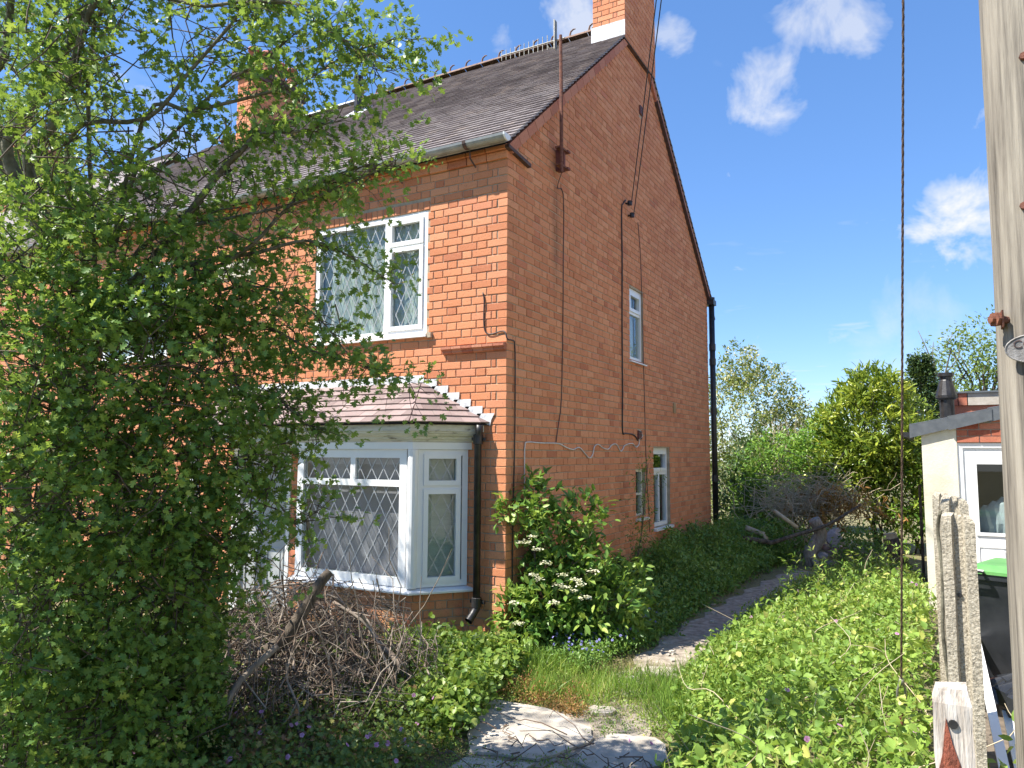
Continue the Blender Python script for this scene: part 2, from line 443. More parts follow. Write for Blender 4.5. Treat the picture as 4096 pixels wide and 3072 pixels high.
# ground: soil, moss and straw
m, nt, out = new_mat('ground_soil')
p = nt.nodes.new('ShaderNodeBsdfPrincipled')
p.inputs['Roughness'].default_value = 0.95
c = ramp(nt, [(0.3, (0.09, 0.065, 0.04)), (0.45, (0.17, 0.15, 0.06)), (0.6, (0.20, 0.20, 0.065)), (0.75, (0.34, 0.28, 0.14))], noise(nt, 2.2, 9, 0.7))
c = mixc(nt, 0.45, c, ramp(nt, [(0.35, (0.10, 0.08, 0.05)), (0.65, (0.36, 0.31, 0.17))], noise(nt, 40, 6, 0.7)))
nt.links.new(c, p.inputs['Base Color'])
b = nt.nodes.new('ShaderNodeBump')
b.inputs['Strength'].default_value = 0.9
b.inputs['Distance'].default_value = 0.03
nt.links.new(noise(nt, 25, 8, 0.7), b.inputs['Height'])
nt.links.new(b.outputs[0], p.inputs['Normal'])
nt.links.new(p.outputs[0], out.inputs[0])
M['ground'] = m
M['track'] = simple('earth_track', [(0.3, (0.17, 0.135, 0.10)), (0.5, (0.33, 0.275, 0.215)), (0.72, (0.50, 0.43, 0.35))], 12, 0.95, 0.9, 50, detail=9)

# ------------------------------------------------------------------ object helpers
WM = {}


def reg(o, parent, local=None):
    """link o; its mesh is written in world coordinates (or moved by matrix `local`)"""
    col.objects.link(o)
    mw = local if local is not None else Matrix.Identity(4)
    if parent is not None:
        o.parent = parent
        o.matrix_parent_inverse = WM[parent.name].inverted()
    o.matrix_basis = mw
    WM[o.name] = mw
    return o


def props(o, label=None, cat=None, group=None, kind=None, category=None):
    cat = cat or category
    for k, v in (('label', label), ('category', cat), ('group', group), ('kind', kind)):
        if v:
            o[k] = v
    return o


def empty(name, loc, label, cat, group=None):
    o = bpy.data.objects.new(name, None)
    o.empty_display_size = 0.2
    reg(o, None, Matrix.Translation(Vector(loc)))
    return props(o, label, cat, group)


def obj(name, me, mat, parent=None, local=None, **kw):
    if mat is not None and not me.materials:
        me.materials.append(mat)
    o = bpy.data.objects.new(name, me)
    reg(o, parent, local)
    return props(o, **kw)


def v3(a):
    return np.asarray(a, float)


def unit(a):
    a = v3(a)
    return a / (np.linalg.norm(a) + 1e-12)


class MB:
    def __init__(s):
        s.V, s.F, s.T = [], [], []

    def add(s, V, F, t=None):
        b = len(s.V)
        s.V += [tuple(map(float, v)) for v in V]
        s.F += [tuple(i + b for i in f) for f in F]
        s.T += [t if t is not None else 0.5] * len(V)
        return s

    def box(s, c, size, U=(1, 0, 0), W=(0, 1, 0), Z=None, t=None):
        U, W = unit(U), unit(W)
        Zv = unit(np.cross(U, W)) if Z is None else unit(Z)
        c = v3(c)
        hx, hy, hz = [x / 2 for x in size]
        V = [c + U * hx * a + W * hy * b_ + Zv * hz * d for d in (-1, 1) for b_ in (-1, 1) for a in (-1, 1)]
        F = [(0, 2, 3, 1), (4, 5, 7, 6), (0, 1, 5, 4), (2, 6, 7, 3), (0, 4, 6, 2), (1, 3, 7, 5)]
        return s.add(V, F, t)

    def bx(s, x0, x1, y0, y1, z0, z1, t=None):
        return s.box(((x0 + x1) / 2, (y0 + y1) / 2, (z0 + z1) / 2), (abs(x1 - x0), abs(y1 - y0), abs(z1 - z0)), t=t)

    def tube(s, pts, rad, n=8, cap=True, t=None):
        pts = [v3(p) for p in pts]
        m_ = len(pts)
        if not hasattr(rad, '__len__'):
            rad = [rad] * m_
        V, F = [], []
        prev = None
        for i, p in enumerate(pts):
            d = unit(pts[min(i + 1, m_ - 1)] - pts[max(i - 1, 0)])
            if prev is None:
                a = np.cross(d, (0, 0, 1))
                if np.linalg.norm(a) < 1e-3:
                    a = np.cross(d, (1, 0, 0))
                a = unit(a)
            else:
                a = unit(prev - d * (prev @ d))
            prev = a
            b = np.cross(d, a)
            for k in range(n):
                th = 2 * math.pi * k / n
                V.append(p + (a * math.cos(th) + b * math.sin(th)) * rad[i])
        for i in range(m_ - 1):
            for k in range(n):
                F.append((i * n + k, i * n + (k + 1) % n, (i + 1) * n + (k + 1) % n, (i + 1) * n + k))
        if cap:
            F.append(tuple(range(n - 1, -1, -1)))
            F.append(tuple((m_ - 1) * n + k for k in range(n)))
        return s.add(V, F, t)

    def prism(s, poly, ext, t=None):
        """closed 3-D polygon extruded by vector ext"""
        poly = [v3(p) for p in poly]
        n = len(poly)
        e = v3(ext)
        V = poly + [p + e for p in poly]
        F = [tuple(range(n - 1, -1, -1)), tuple(range(n, 2 * n))]
        F += [(i, (i + 1) % n, (i + 1) % n + n, i + n) for i in range(n)]
        return s.add(V, F, t)

    def quad(s, a, b, c, d, t=None):
        return s.add([a, b, c, d], [(0, 1, 2, 3)], t)

    def mesh(s, name, tint=False, smooth=False):
        me = bpy.data.meshes.new(name)
        me.from_pydata(s.V, [], s.F)
        if tint:
            at_ = me.attributes.new('tint', 'FLOAT', 'POINT')
            at_.data.foreach_set('value', np.array(s.T, np.float32))
        if smooth:
            me.polygons.foreach_set('use_smooth', [True] * len(me.polygons))
        me.update()
        return me

    def build(s, name, mat, parent=None, tint=False, smooth=False, **kw):
        me = s.mesh(name, tint, smooth)
        bm_fix(me)
        return obj(name, me, mat, parent, **kw)


import bmesh


def bm_fix(me):
    b = bmesh.new()
    b.from_mesh(me)
    bmesh.ops.recalc_face_normals(b, faces=b.faces)
    b.to_mesh(me)
    b.free()


def smooth_path(pts, n=6):
    """Catmull-Rom through points"""
    P = [v3(p) for p in pts]
    P = [2 * P[0] - P[1]] + P + [2 * P[-1] - P[-2]]
    out_ = []
    for i in range(1, len(P) - 2):
        for k in range(n):
            t = k / n
            a, b, c, d = P[i - 1], P[i], P[i + 1], P[i + 2]
            out_.append(0.5 * ((2 * b) + (c - a) * t + (2 * a - 5 * b + 4 * c - d) * t * t + (3 * b - a - 3 * c + d) * t ** 3))
    out_.append(P[-2])
    return out_


def np_mesh(name, V, F, T):
    """V (n,3), F (m,3) tris, T per-vertex tint"""
    me = bpy.data.meshes.new(name)
    me.vertices.add(len(V))
    me.vertices.foreach_set('co', np.ascontiguousarray(V, np.float32).ravel())
    me.loops.add(len(F) * 3)
    me.loops.foreach_set('vertex_index', np.ascontiguousarray(F, np.int32).ravel())
    me.polygons.add(len(F))
    me.polygons.foreach_set('loop_start', np.arange(len(F), dtype=np.int32) * 3)
    me.polygons.foreach_set('loop_total', np.full(len(F), 3, np.int32))
    a = me.attributes.new('tint', 'FLOAT', 'POINT')
    a.data.foreach_set('value', np.ascontiguousarray(T, np.float32))
    me.update(calc_edges=True)
    return me


def nrm(a):
    return a / (np.linalg.norm(a, axis=1, keepdims=True) + 1e-9)


def mirror(half):
    return half + [(-x, y) for x, y in half[::-1] if abs(x) > 1e-6]


def leaf_tmpl(half, fold=0.25, bend=0.15, c=(0, 0.45)):
    ol = mirror(half)
    V = [(c[0], c[1])] + ol
    V = np.array([(x, y, fold * abs(x) - bend * y * y) for x, y in V])
    n = len(ol)
    F = np.array([(0, 1 + i, 1 + (i + 1) % n) for i in range(n)])
    return V, F


T_HAW = leaf_tmpl([(0, 0), (0.10, 0.20), (0.36, 0.30), (0.40, 0.42), (0.16, 0.46), (0.44, 0.66), (0.40, 0.78), (0.15, 0.70), (0.22, 0.94), (0, 1.0)])
T_OVAL = leaf_tmpl([(0, 0), (0.20, 0.28), (0.20, 0.62), (0, 1.0)])
T_BROAD = leaf_tmpl([(0, 0), (0.30, 0.18), (0.36, 0.48), (0.2, 0.8), (0, 1.0)])
T_SERR = leaf_tmpl([(0, 0), (0.24, 0.12), (0.22, 0.2), (0.35, 0.32), (0.30, 0.42), (0.34, 0.56), (0.22, 0.64), (0.2, 0.8), (0.09, 0.85), (0, 1.0)], 0.3, 0.2)
T_LONG = leaf_tmpl([(0, 0), (0.13, 0.35), (0.11, 0.7), (0, 1.0)], 0.3, 0.2)
T_DIA = (np.array([(0, 0, 0), (0.24, 0.5, 0.06), (0, 1, -0.1), (-0.24, 0.5, 0.06)]), np.array([(0, 1, 2), (0, 2, 3)]))
T_GRASS = (np.array([(-0.02, 0, 0), (0.02, 0, 0), (-0.014, 0.5, -0.03), (0.014, 0.5, -0.03), (0, 1.0, -0.2)]),
           np.array([(0, 1, 3), (0, 3, 2), (2, 3, 4)]))
T_PETAL = leaf_tmpl([(0, 0), (0.42, 0.18), (0.5, 0.5), (0.42, 0.82), (0, 1.0)], 0.0, 0.0, (0, 0.5))


def leafcloud(name, tmpl, P, D, Nn, S, T, mat, parent=None, **kw):
    V, F = tmpl
    D = nrm(D)
    X = nrm(np.cross(D, Nn))
    Z = np.cross(X, D)
    S = S[:, None, None]
    W = P[:, None, :] + S * (V[None, :, 0:1] * X[:, None, :] + V[None, :, 1:2] * D[:, None, :] + V[None, :, 2:3] * Z[:, None, :])
    n, k = len(P), len(V)
    Fa = (F[None] + (np.arange(n) * k)[:, None, None]).reshape(-1, 3)
    me = np_mesh(name, W.reshape(-1, 3), Fa, np.repeat(np.clip(T, 0, 1), k))
    return obj(name, me, mat, parent, **kw)


def rvec(n):
    return nrm(rng.normal(size=(n, 3)))


def sprigs(B, D, L, m, size, jit=0.03, upbias=0.8, fwd=0.6, tint=None, tj=0.22):
    """m leaves along each sprig (base B, direction D, length L) -> P,D,N,S,T"""
    n = len(B)
    D = nrm(D)
    t = rng.uniform(0.05, 1.0, (n, m, 1))
    L = np.broadcast_to(np.asarray(L, float), (n,))[:, None, None]
    P = B[:, None] + D[:, None] * L * t + rng.normal(size=(n, m, 3)) * jit
    LD = D[:, None] * fwd + rng.normal(size=(n, m, 3)) * 0.6
    LN = np.array([0, 0, upbias]) + rng.normal(size=(n, m, 3)) * 0.5
    S = size * rng.uniform(0.65, 1.25, (n, m))
    tt = (rng.uniform(0, 1, n) if tint is None else tint)[:, None]
    T = tt * 0.75 + 0.12 + rng.normal(size=(n, m)) * tj
    return P.reshape(-1, 3), LD.reshape(-1, 3), LN.reshape(-1, 3), S.ravel(), T.ravel()


def in_ellipsoid(n, c, r, shell=0.45):
    d = rvec(n)
    rad = rng.uniform(shell ** 3, 1, n)[:, None] ** (1 / 3)
    return v3(c) + d * rad * v3(r), d


def twig_mesh(name, polylines, mat, parent=None, n=4, **kw):
    mb = MB()
    for pts, r0, r1 in polylines:
        k = len(pts)
        mb.tube(pts, [r0 + (r1 - r0) * i / (k - 1) for i in range(k)], n, cap=False, t=random.random())
    me = mb.mesh(name, tint=True, smooth=True)
    return obj(name, me, mat, parent, **kw)


def wander(a, b, k=5, amp=0.1):
    a, b = v3(a), v3(b)
    L = np.linalg.norm(b - a)
    pts = []
    off = np.zeros(3)
    for i in range(k):
        t = i / (k - 1)
        if 0 < i < k - 1:
            off = rng.normal(size=3) * amp * L * math.sin(math.pi * t)
        else:
            off = np.zeros(3)
        pts.append(a + (b - a) * t + off)
    return pts

# ------------------------------------------------------------------ the setting
g = MB()
GS = 90
gx = [-GS, -20, -8, -4, -2, 0, 1, 2, 3, 3.4, 5, 8, 20, GS]
gy = [-GS, -20, -8, -5, -3, -1.5, 0, 2, 4, 7, 10, 20, 40, GS + 60]
V = [(x, y, 0.0) for y in gy for x in gx]
F = [(j * len(gx) + i, j * len(gx) + i + 1, (j + 1) * len(gx) + i + 1, (j + 1) * len(gx) + i) for j in range(len(gy) - 1) for i in range(len(gx) - 1)]
g.add(V, F)
g.build('ground', M['ground'], kind='structure')

pc = [(1.35, -3.2), (1.4, -1.6), (1.42, -0.6), (1.36, 0.3), (1.32, 1.3), (1.36, 2.3), (1.42, 3.4), (1.5, 4.4), (1.62, 5.4), (1.75, 6.3)]
pw = [0.55, 0.5, 0.28, 0.24, 0.24, 0.22, 0.22, 0.22, 0.24, 0.24]
pth = MB()
cl = smooth_path([(x, y, 0) for x, y in pc], 5)
for i in range(len(cl) - 1):
    w0 = np.interp(i / 5, range(len(pw)), pw) * (1 + 0.25 * math.sin(i * 1.7))
    w1 = np.interp((i + 1) / 5, range(len(pw)), pw) * (1 + 0.25 * math.sin((i + 1) * 1.7))
    a, b = cl[i], cl[i + 1]
    pth.quad((a[0] - w0, a[1], 0.005), (a[0] + w0, a[1], 0.005), (b[0] + w1, b[1], 0.005), (b[0] - w1, b[1], 0.005))
path = pth.build('path', M['track'], kind='structure')


def slab(poly, h=0.014, mat='slab'):
    n = len(poly)
    pts = []
    for i in range(n):
        a, b = v3(poly[i]), v3(poly[(i + 1) % n])
        for t in (0, 0.33, 0.66):
            q = a + (b - a) * t
            pts.append((q[0] + random.uniform(-.02, .02), q[1] + random.uniform(-.02, .02), 0.009))
    MB().prism(pts, (0, 0, h)).build('slab', M[mat], path)


slab([(0.60, -1.22), (1.02, -1.20), (1.44, -1.40), (1.50, -1.62), (1.36, -1.98), (0.95, -2.10), (0.72, -1.75)])
slab([(0.98, -2.16), (1.34, -2.06), (1.42, -2.30), (1.30, -2.75), (0.95, -2.70)])
slab([(1.58, -1.42), (1.84, -1.33), (2.02, -1.62), (1.86, -1.98), (1.56, -1.90), (1.50, -1.70)])
slab([(1.26, -1.00), (1.42, -0.98), (1.46, -1.10), (1.33, -1.16)], 0.02)
slab([(1.46, -2.02), (1.80, -2.10), (1.84, -2.5), (1.5, -2.5)], 0.025)
slab([(1.05, -0.55), (1.40, -0.68), (1.52, -0.60), (1.30, -0.42)], 0.015)
slab([(1.28, -0.12), (1.58, -0.06), (1.52, 0.16), (1.26, 0.10)], 0.02)
slab([(1.86, 2.32), (2.2, 2.25), (2.22, 2.6), (1.95, 2.68)], 0.06)
for i in range(26):
    j = random.randint(10, 44)
    x, y = cl[j][0] + random.uniform(-.3, .3), cl[j][1] + random.uniform(-.1, .1)
    r = random.uniform(.012, .035)
    MB().prism([(x + r * math.cos(k * 1.26 + i) * random.uniform(.7, 1.2), y + r * math.sin(k * 1.26 + i) * random.uniform(.7, 1.2), 0.004) for k in range(5)],
               (r * .2, r * .1, r * random.uniform(.4, .8))).build('stone', M['slab'], path)

# ------------------------------------------------------------------ the brick house
CZ = 0.077
ZT = 4.574                 # top of plain brickwork
RA = 0.85                  # roof slope
RY, RZ = 3.72, 4.77 + 0.85 * 3.72
LW = 7.42                  # depth of house
house = empty('brick_house', (0, 0, 0), 'orange brick end house with dark tiled roof, tall gable and white leaded windows', 'house')

BRICKS = []                # (frame, u0, u1, z0, z1, depth, mortar-frame)


class Fr:
    def __init__(s, O, U, Nn):
        s.O, s.U, s.N = v3(O), unit(U), unit(Nn)

    def p(s, u, n, z):
        return s.O + s.U * u + s.N * n + np.array((0, 0, z))


FRONT = Fr((0, 0, 0), (-1, 0, 0), (0, -1, 0))
SIDE = Fr((0, 0, 0), (0, 1, 0), (1, 0, 0))


def course_bricks(start, end, parity):
    """Flemish bond intervals from a corner: (u0,u1)"""
    u = start
    res = []
    seq = 0
    if parity:
        lens = [0.225, 0.1125]
    else:
        res.append((u, u + 0.1125))
        res.append((u + 0.1125, u + 0.169))
        u += 0.169
        lens = [0.225, 0.1125]
    while u < end - 0.02:
        l = lens[seq % 2]
        res.append((u, min(u + l, end)))
        u += l
        seq += 1
    return res


def sub_holes(a, b, zc, holes):
    segs = [(a, b)]
    for (h0, h1, z0, z1) in holes:
        if z0 - 0.01 < zc < z1 + 0.01:
            ns = []
            for s0, s1 in segs:
                if s1 <= h0 or s0 >= h1:
                    ns.append((s0, s1))
                else:
                    if s0 < h0 - 0.03:
                        ns.append((s0, h0))
                    if s1 > h1 + 0.03:
                        ns.append((h1, s1))
            segs = ns
    return segs


def add_brick(fr, u0, u1, z0, z1, depth=0.03, proud=None, full=False):
    BRICKS.append((fr, u0, u1, z0, z1, depth, random.uniform(-0.0015, 0.002) if proud is None else proud, full))


def brickwork(fr, u_end, holes, zlo, ztop, corner, top_fn=None, skip_first=False, ustart=0.0):
    k = 0
    nC = int((ztop - zlo) / CZ) + 1
    for k in range(nC):
        z1 = ztop - k * CZ
        z0 = z1 - CZ
        if z0 < zlo - CZ:
            break
        par = (round((ZT - z1) / CZ) % 2 == 0) ^ (corner == 'side')
        zc = (z0 + z1) / 2
        lo, hi = ustart, u_end
        if top_fn:
            lo2, hi2 = top_fn(zc)
            lo, hi = max(lo, lo2), min(hi, hi2)
            if hi - lo < 0.04:
                continue
        wob = 0.0012 * math.sin(k * 1.3)
        for i, (a, b) in enumerate(course_bricks(0.0, u_end, par)):
            isf = abs((b - a) - 0.225) < 1e-6 or abs((b - a) - 0.1125) < 1e-6
            if i == 0 and skip_first and not par and a >= lo - 0.001:
                continue
            a2, b2 = max(a, lo), min(b, hi)
            if b2 - a2 < 0.025:
                continue
            for s0, s1 in sub_holes(a2, b2, zc, holes):
                if s1 - s0 < 0.025:
                    continue
                first = (i == 0 and skip_first and par)
                add_brick(fr, s0 + (0 if first else 0.0045), s1 - 0.0045, z0 + 0.0045 + wob, z1 - 0.0045 + wob,
                          0.104 if first else 0.03, None, isf and (s1 - s0) > b - a - 1e-4 and not first)


def grid_wall(mb, fr, u0, u1, z0, z1, holes, n=-0.0075):
    us = sorted({u0, u1, *[h for H in holes for h in H[:2] if u0 < h < u1]})
    zs = sorted({z0, z1, *[h for H in holes for h in H[2:] if z0 < h < z1]})
    for i in range(len(us) - 1):
        for j in range(len(zs) - 1):
            uc, zc = (us[i] + us[i + 1]) / 2, (zs[j] + zs[j + 1]) / 2
            if any(H[0] < uc < H[1] and H[2] < zc < H[3] for H in holes):
                continue
            mb.quad(fr.p(us[i], n, zs[j]), fr.p(us[i + 1], n, zs[j]), fr.p(us[i + 1], n, zs[j + 1]), fr.p(us[i], n, zs[j + 1]))
    for (h0, h1, a, b) in holes:                     # reveals
        d = -0.12
        for (p0, p1) in (((h0, a), (h0, b)), ((h0, b), (h1, b)), ((h1, b), (h1, a)), ((h1, a), (h0, a))):
            mb.quad(fr.p(p0[0], n, p0[1]), fr.p(p1[0], n, p1[1]), fr.p(p1[0], d, p1[1]), fr.p(p0[0], d, p0[1]))


W1 = (0.925, 2.432, 2.955, 4.215)
DOOR = (2.70, 3.62, 0.0, 2.0)
BAYH = (0.46, 2.12, 0.0, 1.98)
PLAQ = (3.42, 4.02, 3.86, 4.0)
FEND = 9.0
f_holes = [W1, DOOR, BAYH, (0.0, 0.0, 0.0, 0.0)]
W0 = (4.92, 6.28, 2.955, 4.2)
brick_f_holes = [W1, DOOR, BAYH, (0.90, 2.46, 4.215, 4.32), (3.40, 4.04, 3.83, 4.03), (4.9, 6.3, 2.95, 4.2)]
brickwork(FRONT, FEND, brick_f_holes, -0.05, ZT, 'front', skip_first=True)
u = 0.902
while u < 2.44:                                       # soldier arch over the upper window
    add_brick(FRONT, u + 0.004, u + 0.071, 4.222, 4.312)
    u += 0.075
fw = MB()
grid_wall(fw, FRONT, 0.0085, FEND, -0.05, 4.70, [W1, DOOR, BAYH, W0])
front_wall = fw.build('front_wall', M['mortar'], house)

G1 = (3.325, 3.875, 3.02, 4.01)
G2 = (3.50, 3.89, 0.93, 1.57)
G3 = (4.25, 5.01, 0.74, 1.865)


def gable(zc):
    if zc < 4.62:
        return 0.0, LW
    z = zc + 0.04
    lo = (z - 4.63) / RA
    return max(0, lo), min(LW, 2 * RY - lo)


VENTS = [(3.58, 3.72, 1.965, 2.09), (5.21, 5.32, 2.40, 2.56), (3.80, 3.93, 6.62, 6.75)]
s_holes = [G1, G2, G3]
brickwork(SIDE, LW, s_holes + VENTS, -0.05, ZT + 44 * CZ, 'side', top_fn=gable, skip_first=False)
# corner bricks: drop the side header where the front stretcher already turns the corner
BRICKS = [b for b in BRICKS if not (b[0] is SIDE and b[1] < 0.01 and b[2] - b[1] < 0.12 and b[4] < ZT + 0.01)]
BRICKS = [(b[0], b[1] - 0.0045, b[2], b[3], b[4], 0.104, b[6], False) if (b[0] is SIDE and b[1] < 0.01 and b[4] < ZT + 0.01) else b for b in BRICKS]
sw = MB()
grid_wall(sw, SIDE, 0.0085, LW, -0.05, 4.62, s_holes)
sw.add([SIDE.p(0.0085, -0.0075, 4.62), SIDE.p(LW, -0.0075, 4.62), SIDE.p(RY, -0.0075, RZ - 0.05)], [(0, 1, 2)])
side_wall = sw.build('side_wall', M['mortar'], house)
rw = MB()
rw.quad((-0.05, LW - 0.01, -0.05), (-FEND, LW - 0.01, -0.05), (-FEND, LW - 0.01, 4.7), (-0.05, LW - 0.01, 4.7))
rw.quad((-FEND, 0.01, -0.05), (-FEND, LW - 0.01, -0.05), (-FEND, LW - 0.01, 4.7), (-FEND, 0.01, 4.7))
rw.build('rear_wall', M['mortar'], house)

# eaves: two oversailing courses on the front
for k, (z0, z1, out_) in enumerate(((4.578, 4.650, 0.028), (4.654, 4.712, 0.055))):
    u = -0.0
    j = 0
    while u < FEND:
        l = 0.225
        a = u if j or k % 2 == 0 else u
        add_brick(FRONT, u + 0.004 if j else 0.0, u + l - 0.004, z0, z1, 0.1, out_ + random.uniform(0, .002))
        u += l
        j += 1
MB().bx(0.0, -FEND, -0.115, -0.01, 4.716, 4.735).build('eaves_board', M['darkiron'], house)
MB().prism([(0.001, -0.055, 4.655), (0.045, -0.055, 4.655), (0.045, 0.40, 4.615), (0.001, 0.40, 4.615)], (0, 0, 0.035)).build('kneeler', M['darkiron'], house)

# moulded brick string course beside the upper window
for i in range(6):
    u0 = 0.005 + i * 0.118
    st = MB()
    prof = [(0.0, 2.722), (0.030, 2.735), (0.030, 2.752), (0.055, 2.768), (0.055, 2.79), (0.0, 2.80)]
    st.prism([FRONT.p(u0 + 0.002, n_, z_) for n_, z_ in prof], (-0.113, 0, 0))
    st.build('string_course_brick', M['verge'], front_wall)

# ------------------------------------------------------------------ bay
BP = [(-2.18, 0.0), (-2.18, -0.42), (-0.745, -0.42), (-0.40, 0.0)]
cn = unit((BP[3][0] - BP[2][0], BP[3][1] - BP[2][1], 0))
cno = np.array((cn[1], -cn[0], 0))


def bay_path(d, left=-3.75):
    """outline of the bay offset outwards by d: left end, corner, wall end"""
    y = -0.42 - d
    q = np.array((BP[2][0], BP[2][1], 0)) + cno * d
    t = (y - q[1]) / cn[1]
    c = q + cn * t
    w = q + cn * ((0 - q[1]) / cn[1])
    return [(left, y), (c[0], c[1]), (w[0], 0.0)]


bc = bay_path(-0.03, -2.15)
BF = Fr((bc[1][0], bc[1][1], 0), (-1, 0, 0), (0, -1, 0))
BC = Fr((bc[1][0], bc[1][1], 0), cn, cno)
blen = math.hypot(bc[2][0] - bc[1][0], bc[2][1] - bc[1][1])
zb = 0.494
k = 0
while zb - k * CZ > -0.05:
    z1 = zb - k * CZ
    z0 = z1 - CZ
    for fr, end, par in ((BF, 1.40, k % 2 == 0), (BC, blen - 0.01, k % 2 == 1)):
        for i, (a, b) in enumerate(course_bricks(0.0, end, par)):
            if fr is BC and i == 0 and not par:
                a += 0.012
            add_brick(fr, a + (0.005 if i else (0.0 if fr is BF else 0.004)), b - 0.005, z0 + 0.0045, z1 - 0.0045, 0.02, None,
                      abs(b - a - 0.225) < 1e-6 or abs(b - a - 0.1125) < 1e-6)
    k += 1
bw = MB()
ip = bay_path(-0.0385, -2.14)
bw.quad((-2.14, ip[0][1], -.05), (ip[1][0], ip[1][1], -.05), (ip[1][0], ip[1][1], 0.5), (-2.14, ip[0][1], 0.5))
bw.quad((ip[1][0], ip[1][1], -.05), (ip[2][0], ip[2][1], -.05), (ip[2][0], ip[2][1], 0.5), (ip[1][0], ip[1][1], 0.5))
bw.quad((-2.14, 0, -.05), (-2.14, ip[0][1], -.05), (-2.14, ip[0][1], 1.9), (-2.14, 0, 1.9))
bay_wall = bw.build('bay_wall', M['mortar'], house)


def sweep(name, prof, mat, left=-3.75, parent=house, cap=True):
    """prof: closed list of (offset,z) swept round the bay outline"""
    rings = []
    for d, z in prof:
        rings.append([(x, y, z) for x, y in bay_path(d, left)])
    mb = MB()
    n = len(prof)
    V = [rings[i][j] for j in range(3) for i in range(n)]
    F = [(j * n + i, j * n + (i + 1) % n, (j + 1) * n + (i + 1) % n, (j + 1) * n + i) for j in range(2) for i in range(n)]
    F += [tuple(range(n)), tuple(2 * n + i for i in range(n - 1, -1, -1))]
    mb.add(V, F)
    return mb.build(name, mat, parent)


sweep('bay_sill', [(-0.03, 0.497), (0.055, 0.497), (0.06, 0.512), (0.055, 0.525), (-0.03, 0.548)], M['upvc'], -2.22)
sweep('bay_head_trim', [(-0.02, 1.802), (0.022, 1.802), (0.022, 1.868), (-0.02, 1.868)], M['upvc'], -2.25)
sweep('bay_cornice', [(-0.02, 1.871), (0.03, 1.871), (0.035, 1.89), (0.052, 1.896), (0.058, 1.915), (0.085, 1.93), (0.09, 1.945),
                      (0.11, 1.95), (0.11, 1.965), (0.125, 1.968), (0.125, 2.028), (-0.02, 2.028)], M['oldpaint'])
MB().bx(-3.75, -2.2, -0.5, -0.02, 1.872, 1.892).build('porch_ceiling', M['oldpaint'], house)


# ---- tiled planes
def clip_poly(poly, clipper):
    def inside(p, a, b):
        return (b[0] - a[0]) * (p[1] - a[1]) - (b[1] - a[1]) * (p[0] - a[0]) >= -1e-9

    def inter(p, q, a, b):
        x1, y1, x2, y2 = *p, *q
        x3, y3, x4, y4 = *a, *b
        den = (x1 - x2) * (y3 - y4) - (y1 - y2) * (x3 - x4)
        t = ((x1 - x3) * (y3 - y4) - (y1 - y3) * (x3 - x4)) / den
        return (x1 + t * (x2 - x1), y1 + t * (y2 - y1))
    res = list(poly)
    for i in range(len(clipper)):
        a, b = clipper[i], clipper[(i + 1) % len(clipper)]
        src, res = res, []
        for j in range(len(src)):
            p, q = src[j], src[(j + 1) % len(src)]
            if inside(q, a, b):
                if not inside(p, a, b):
                    res.append(inter(p, q, a, b))
                res.append(q)
            elif inside(p, a, b):
                res.append(inter(p, q, a, b))
        if not res:
            return []
    return res


def poly_area(p):
    return 0.5 * abs(sum(p[i][0] * p[(i + 1) % len(p)][1] - p[(i + 1) % len(p)][0] * p[i][1] for i in range(len(p))))


def tiles(O, U, Vd, poly, w, gauge, thick, lift=0.019, gap=0.003):
    """yield (prism-verts, ext, isfull, origin) for every tile of the plane"""
    O, U, Vd = v3(O), unit(U), unit(Vd)
    Nn = unit(np.cross(U, Vd))
    if Nn[2] < 0:
        Nn = -Nn
    umin, umax = min(p[0] for p in poly), max(p[0] for p in poly)
    vmax = max(p[1] for p in poly)
    r = 0
    res = []
    while r * gauge < vmax - 0.02:
        v0 = r * gauge
        u = umin - (w / 2 if r % 2 else 0)
        while u < umax:
            j = random.uniform(-.003, .003)
            rect = [(u + gap / 2, v0 + j), (u + w - gap / 2, v0 + j), (u + w - gap / 2, v0 + 1.45 * gauge), (u + gap / 2, v0 + 1.45 * gauge)]
            cp = clip_poly(rect, poly)
            if cp and poly_area(cp) > w * gauge * 0.12:
                tl_ = random.uniform(0, .003)

                def hgt(v):
                    return 0.012 + tl_ - lift * (v - v0) / (1.45 * gauge)
                res.append(([O + U * a + Vd * b + Nn * hgt(b) for a, b in cp], Nn * thick, abs(poly_area(cp) - poly_area(rect)) < 1e-6,
                            O + U * (u + w / 2) + Vd * v0 + Nn * (0.012 + tl_), Nn))
            u += w
        r += 1
    return res


# bay and porch roof
e1 = bay_path(0.17)
EC = v3((e1[1][0], e1[1][1], 2.035))           # hip corner at the eaves
EW = v3((e1[2][0], 0.0, 2.035))                # eaves meets wall
TP = v3((-0.965, 0.0, 2.455))                  # top of hip at wall
yl = e1[0][1]
slope_v = v3((0, 0 - yl, 2.455 - 2.035))
Ls = np.linalg.norm(slope_v)
bay_roof = MB()
bay_roof.add([(-3.75, yl, 2.031), tuple(EC - v3((0, 0, .004))), tuple(TP - v3((0, 0, .004))), (-3.75, 0, 2.451), tuple(EW - v3((0, 0, .004)))], [(0, 1, 2, 3), (1, 4, 2)])
bay_roof = bay_roof.build('bay_roof', M['underlay'], house)
poly = [(-0.0, 0.0), (3.75 + EC[0], 0.0), (3.75 + TP[0], Ls), (0.0, Ls)]
tlist = tiles((-3.75, yl, 2.035), (1, 0, 0), slope_v, poly, 0.168, Ls / 7, 0.013)
cu = unit(EW - EC)
q = TP - EC
vq = q - cu * (q @ cu)
poly2 = [(0, 0), (np.linalg.norm(EW - EC), 0), (float(q @ cu), float(np.linalg.norm(vq)))]
if poly2[2][0] < 0:
    pass
tlist += tiles(EC, cu, vq, poly2, 0.168, np.linalg.norm(vq) / 7, 0.013)
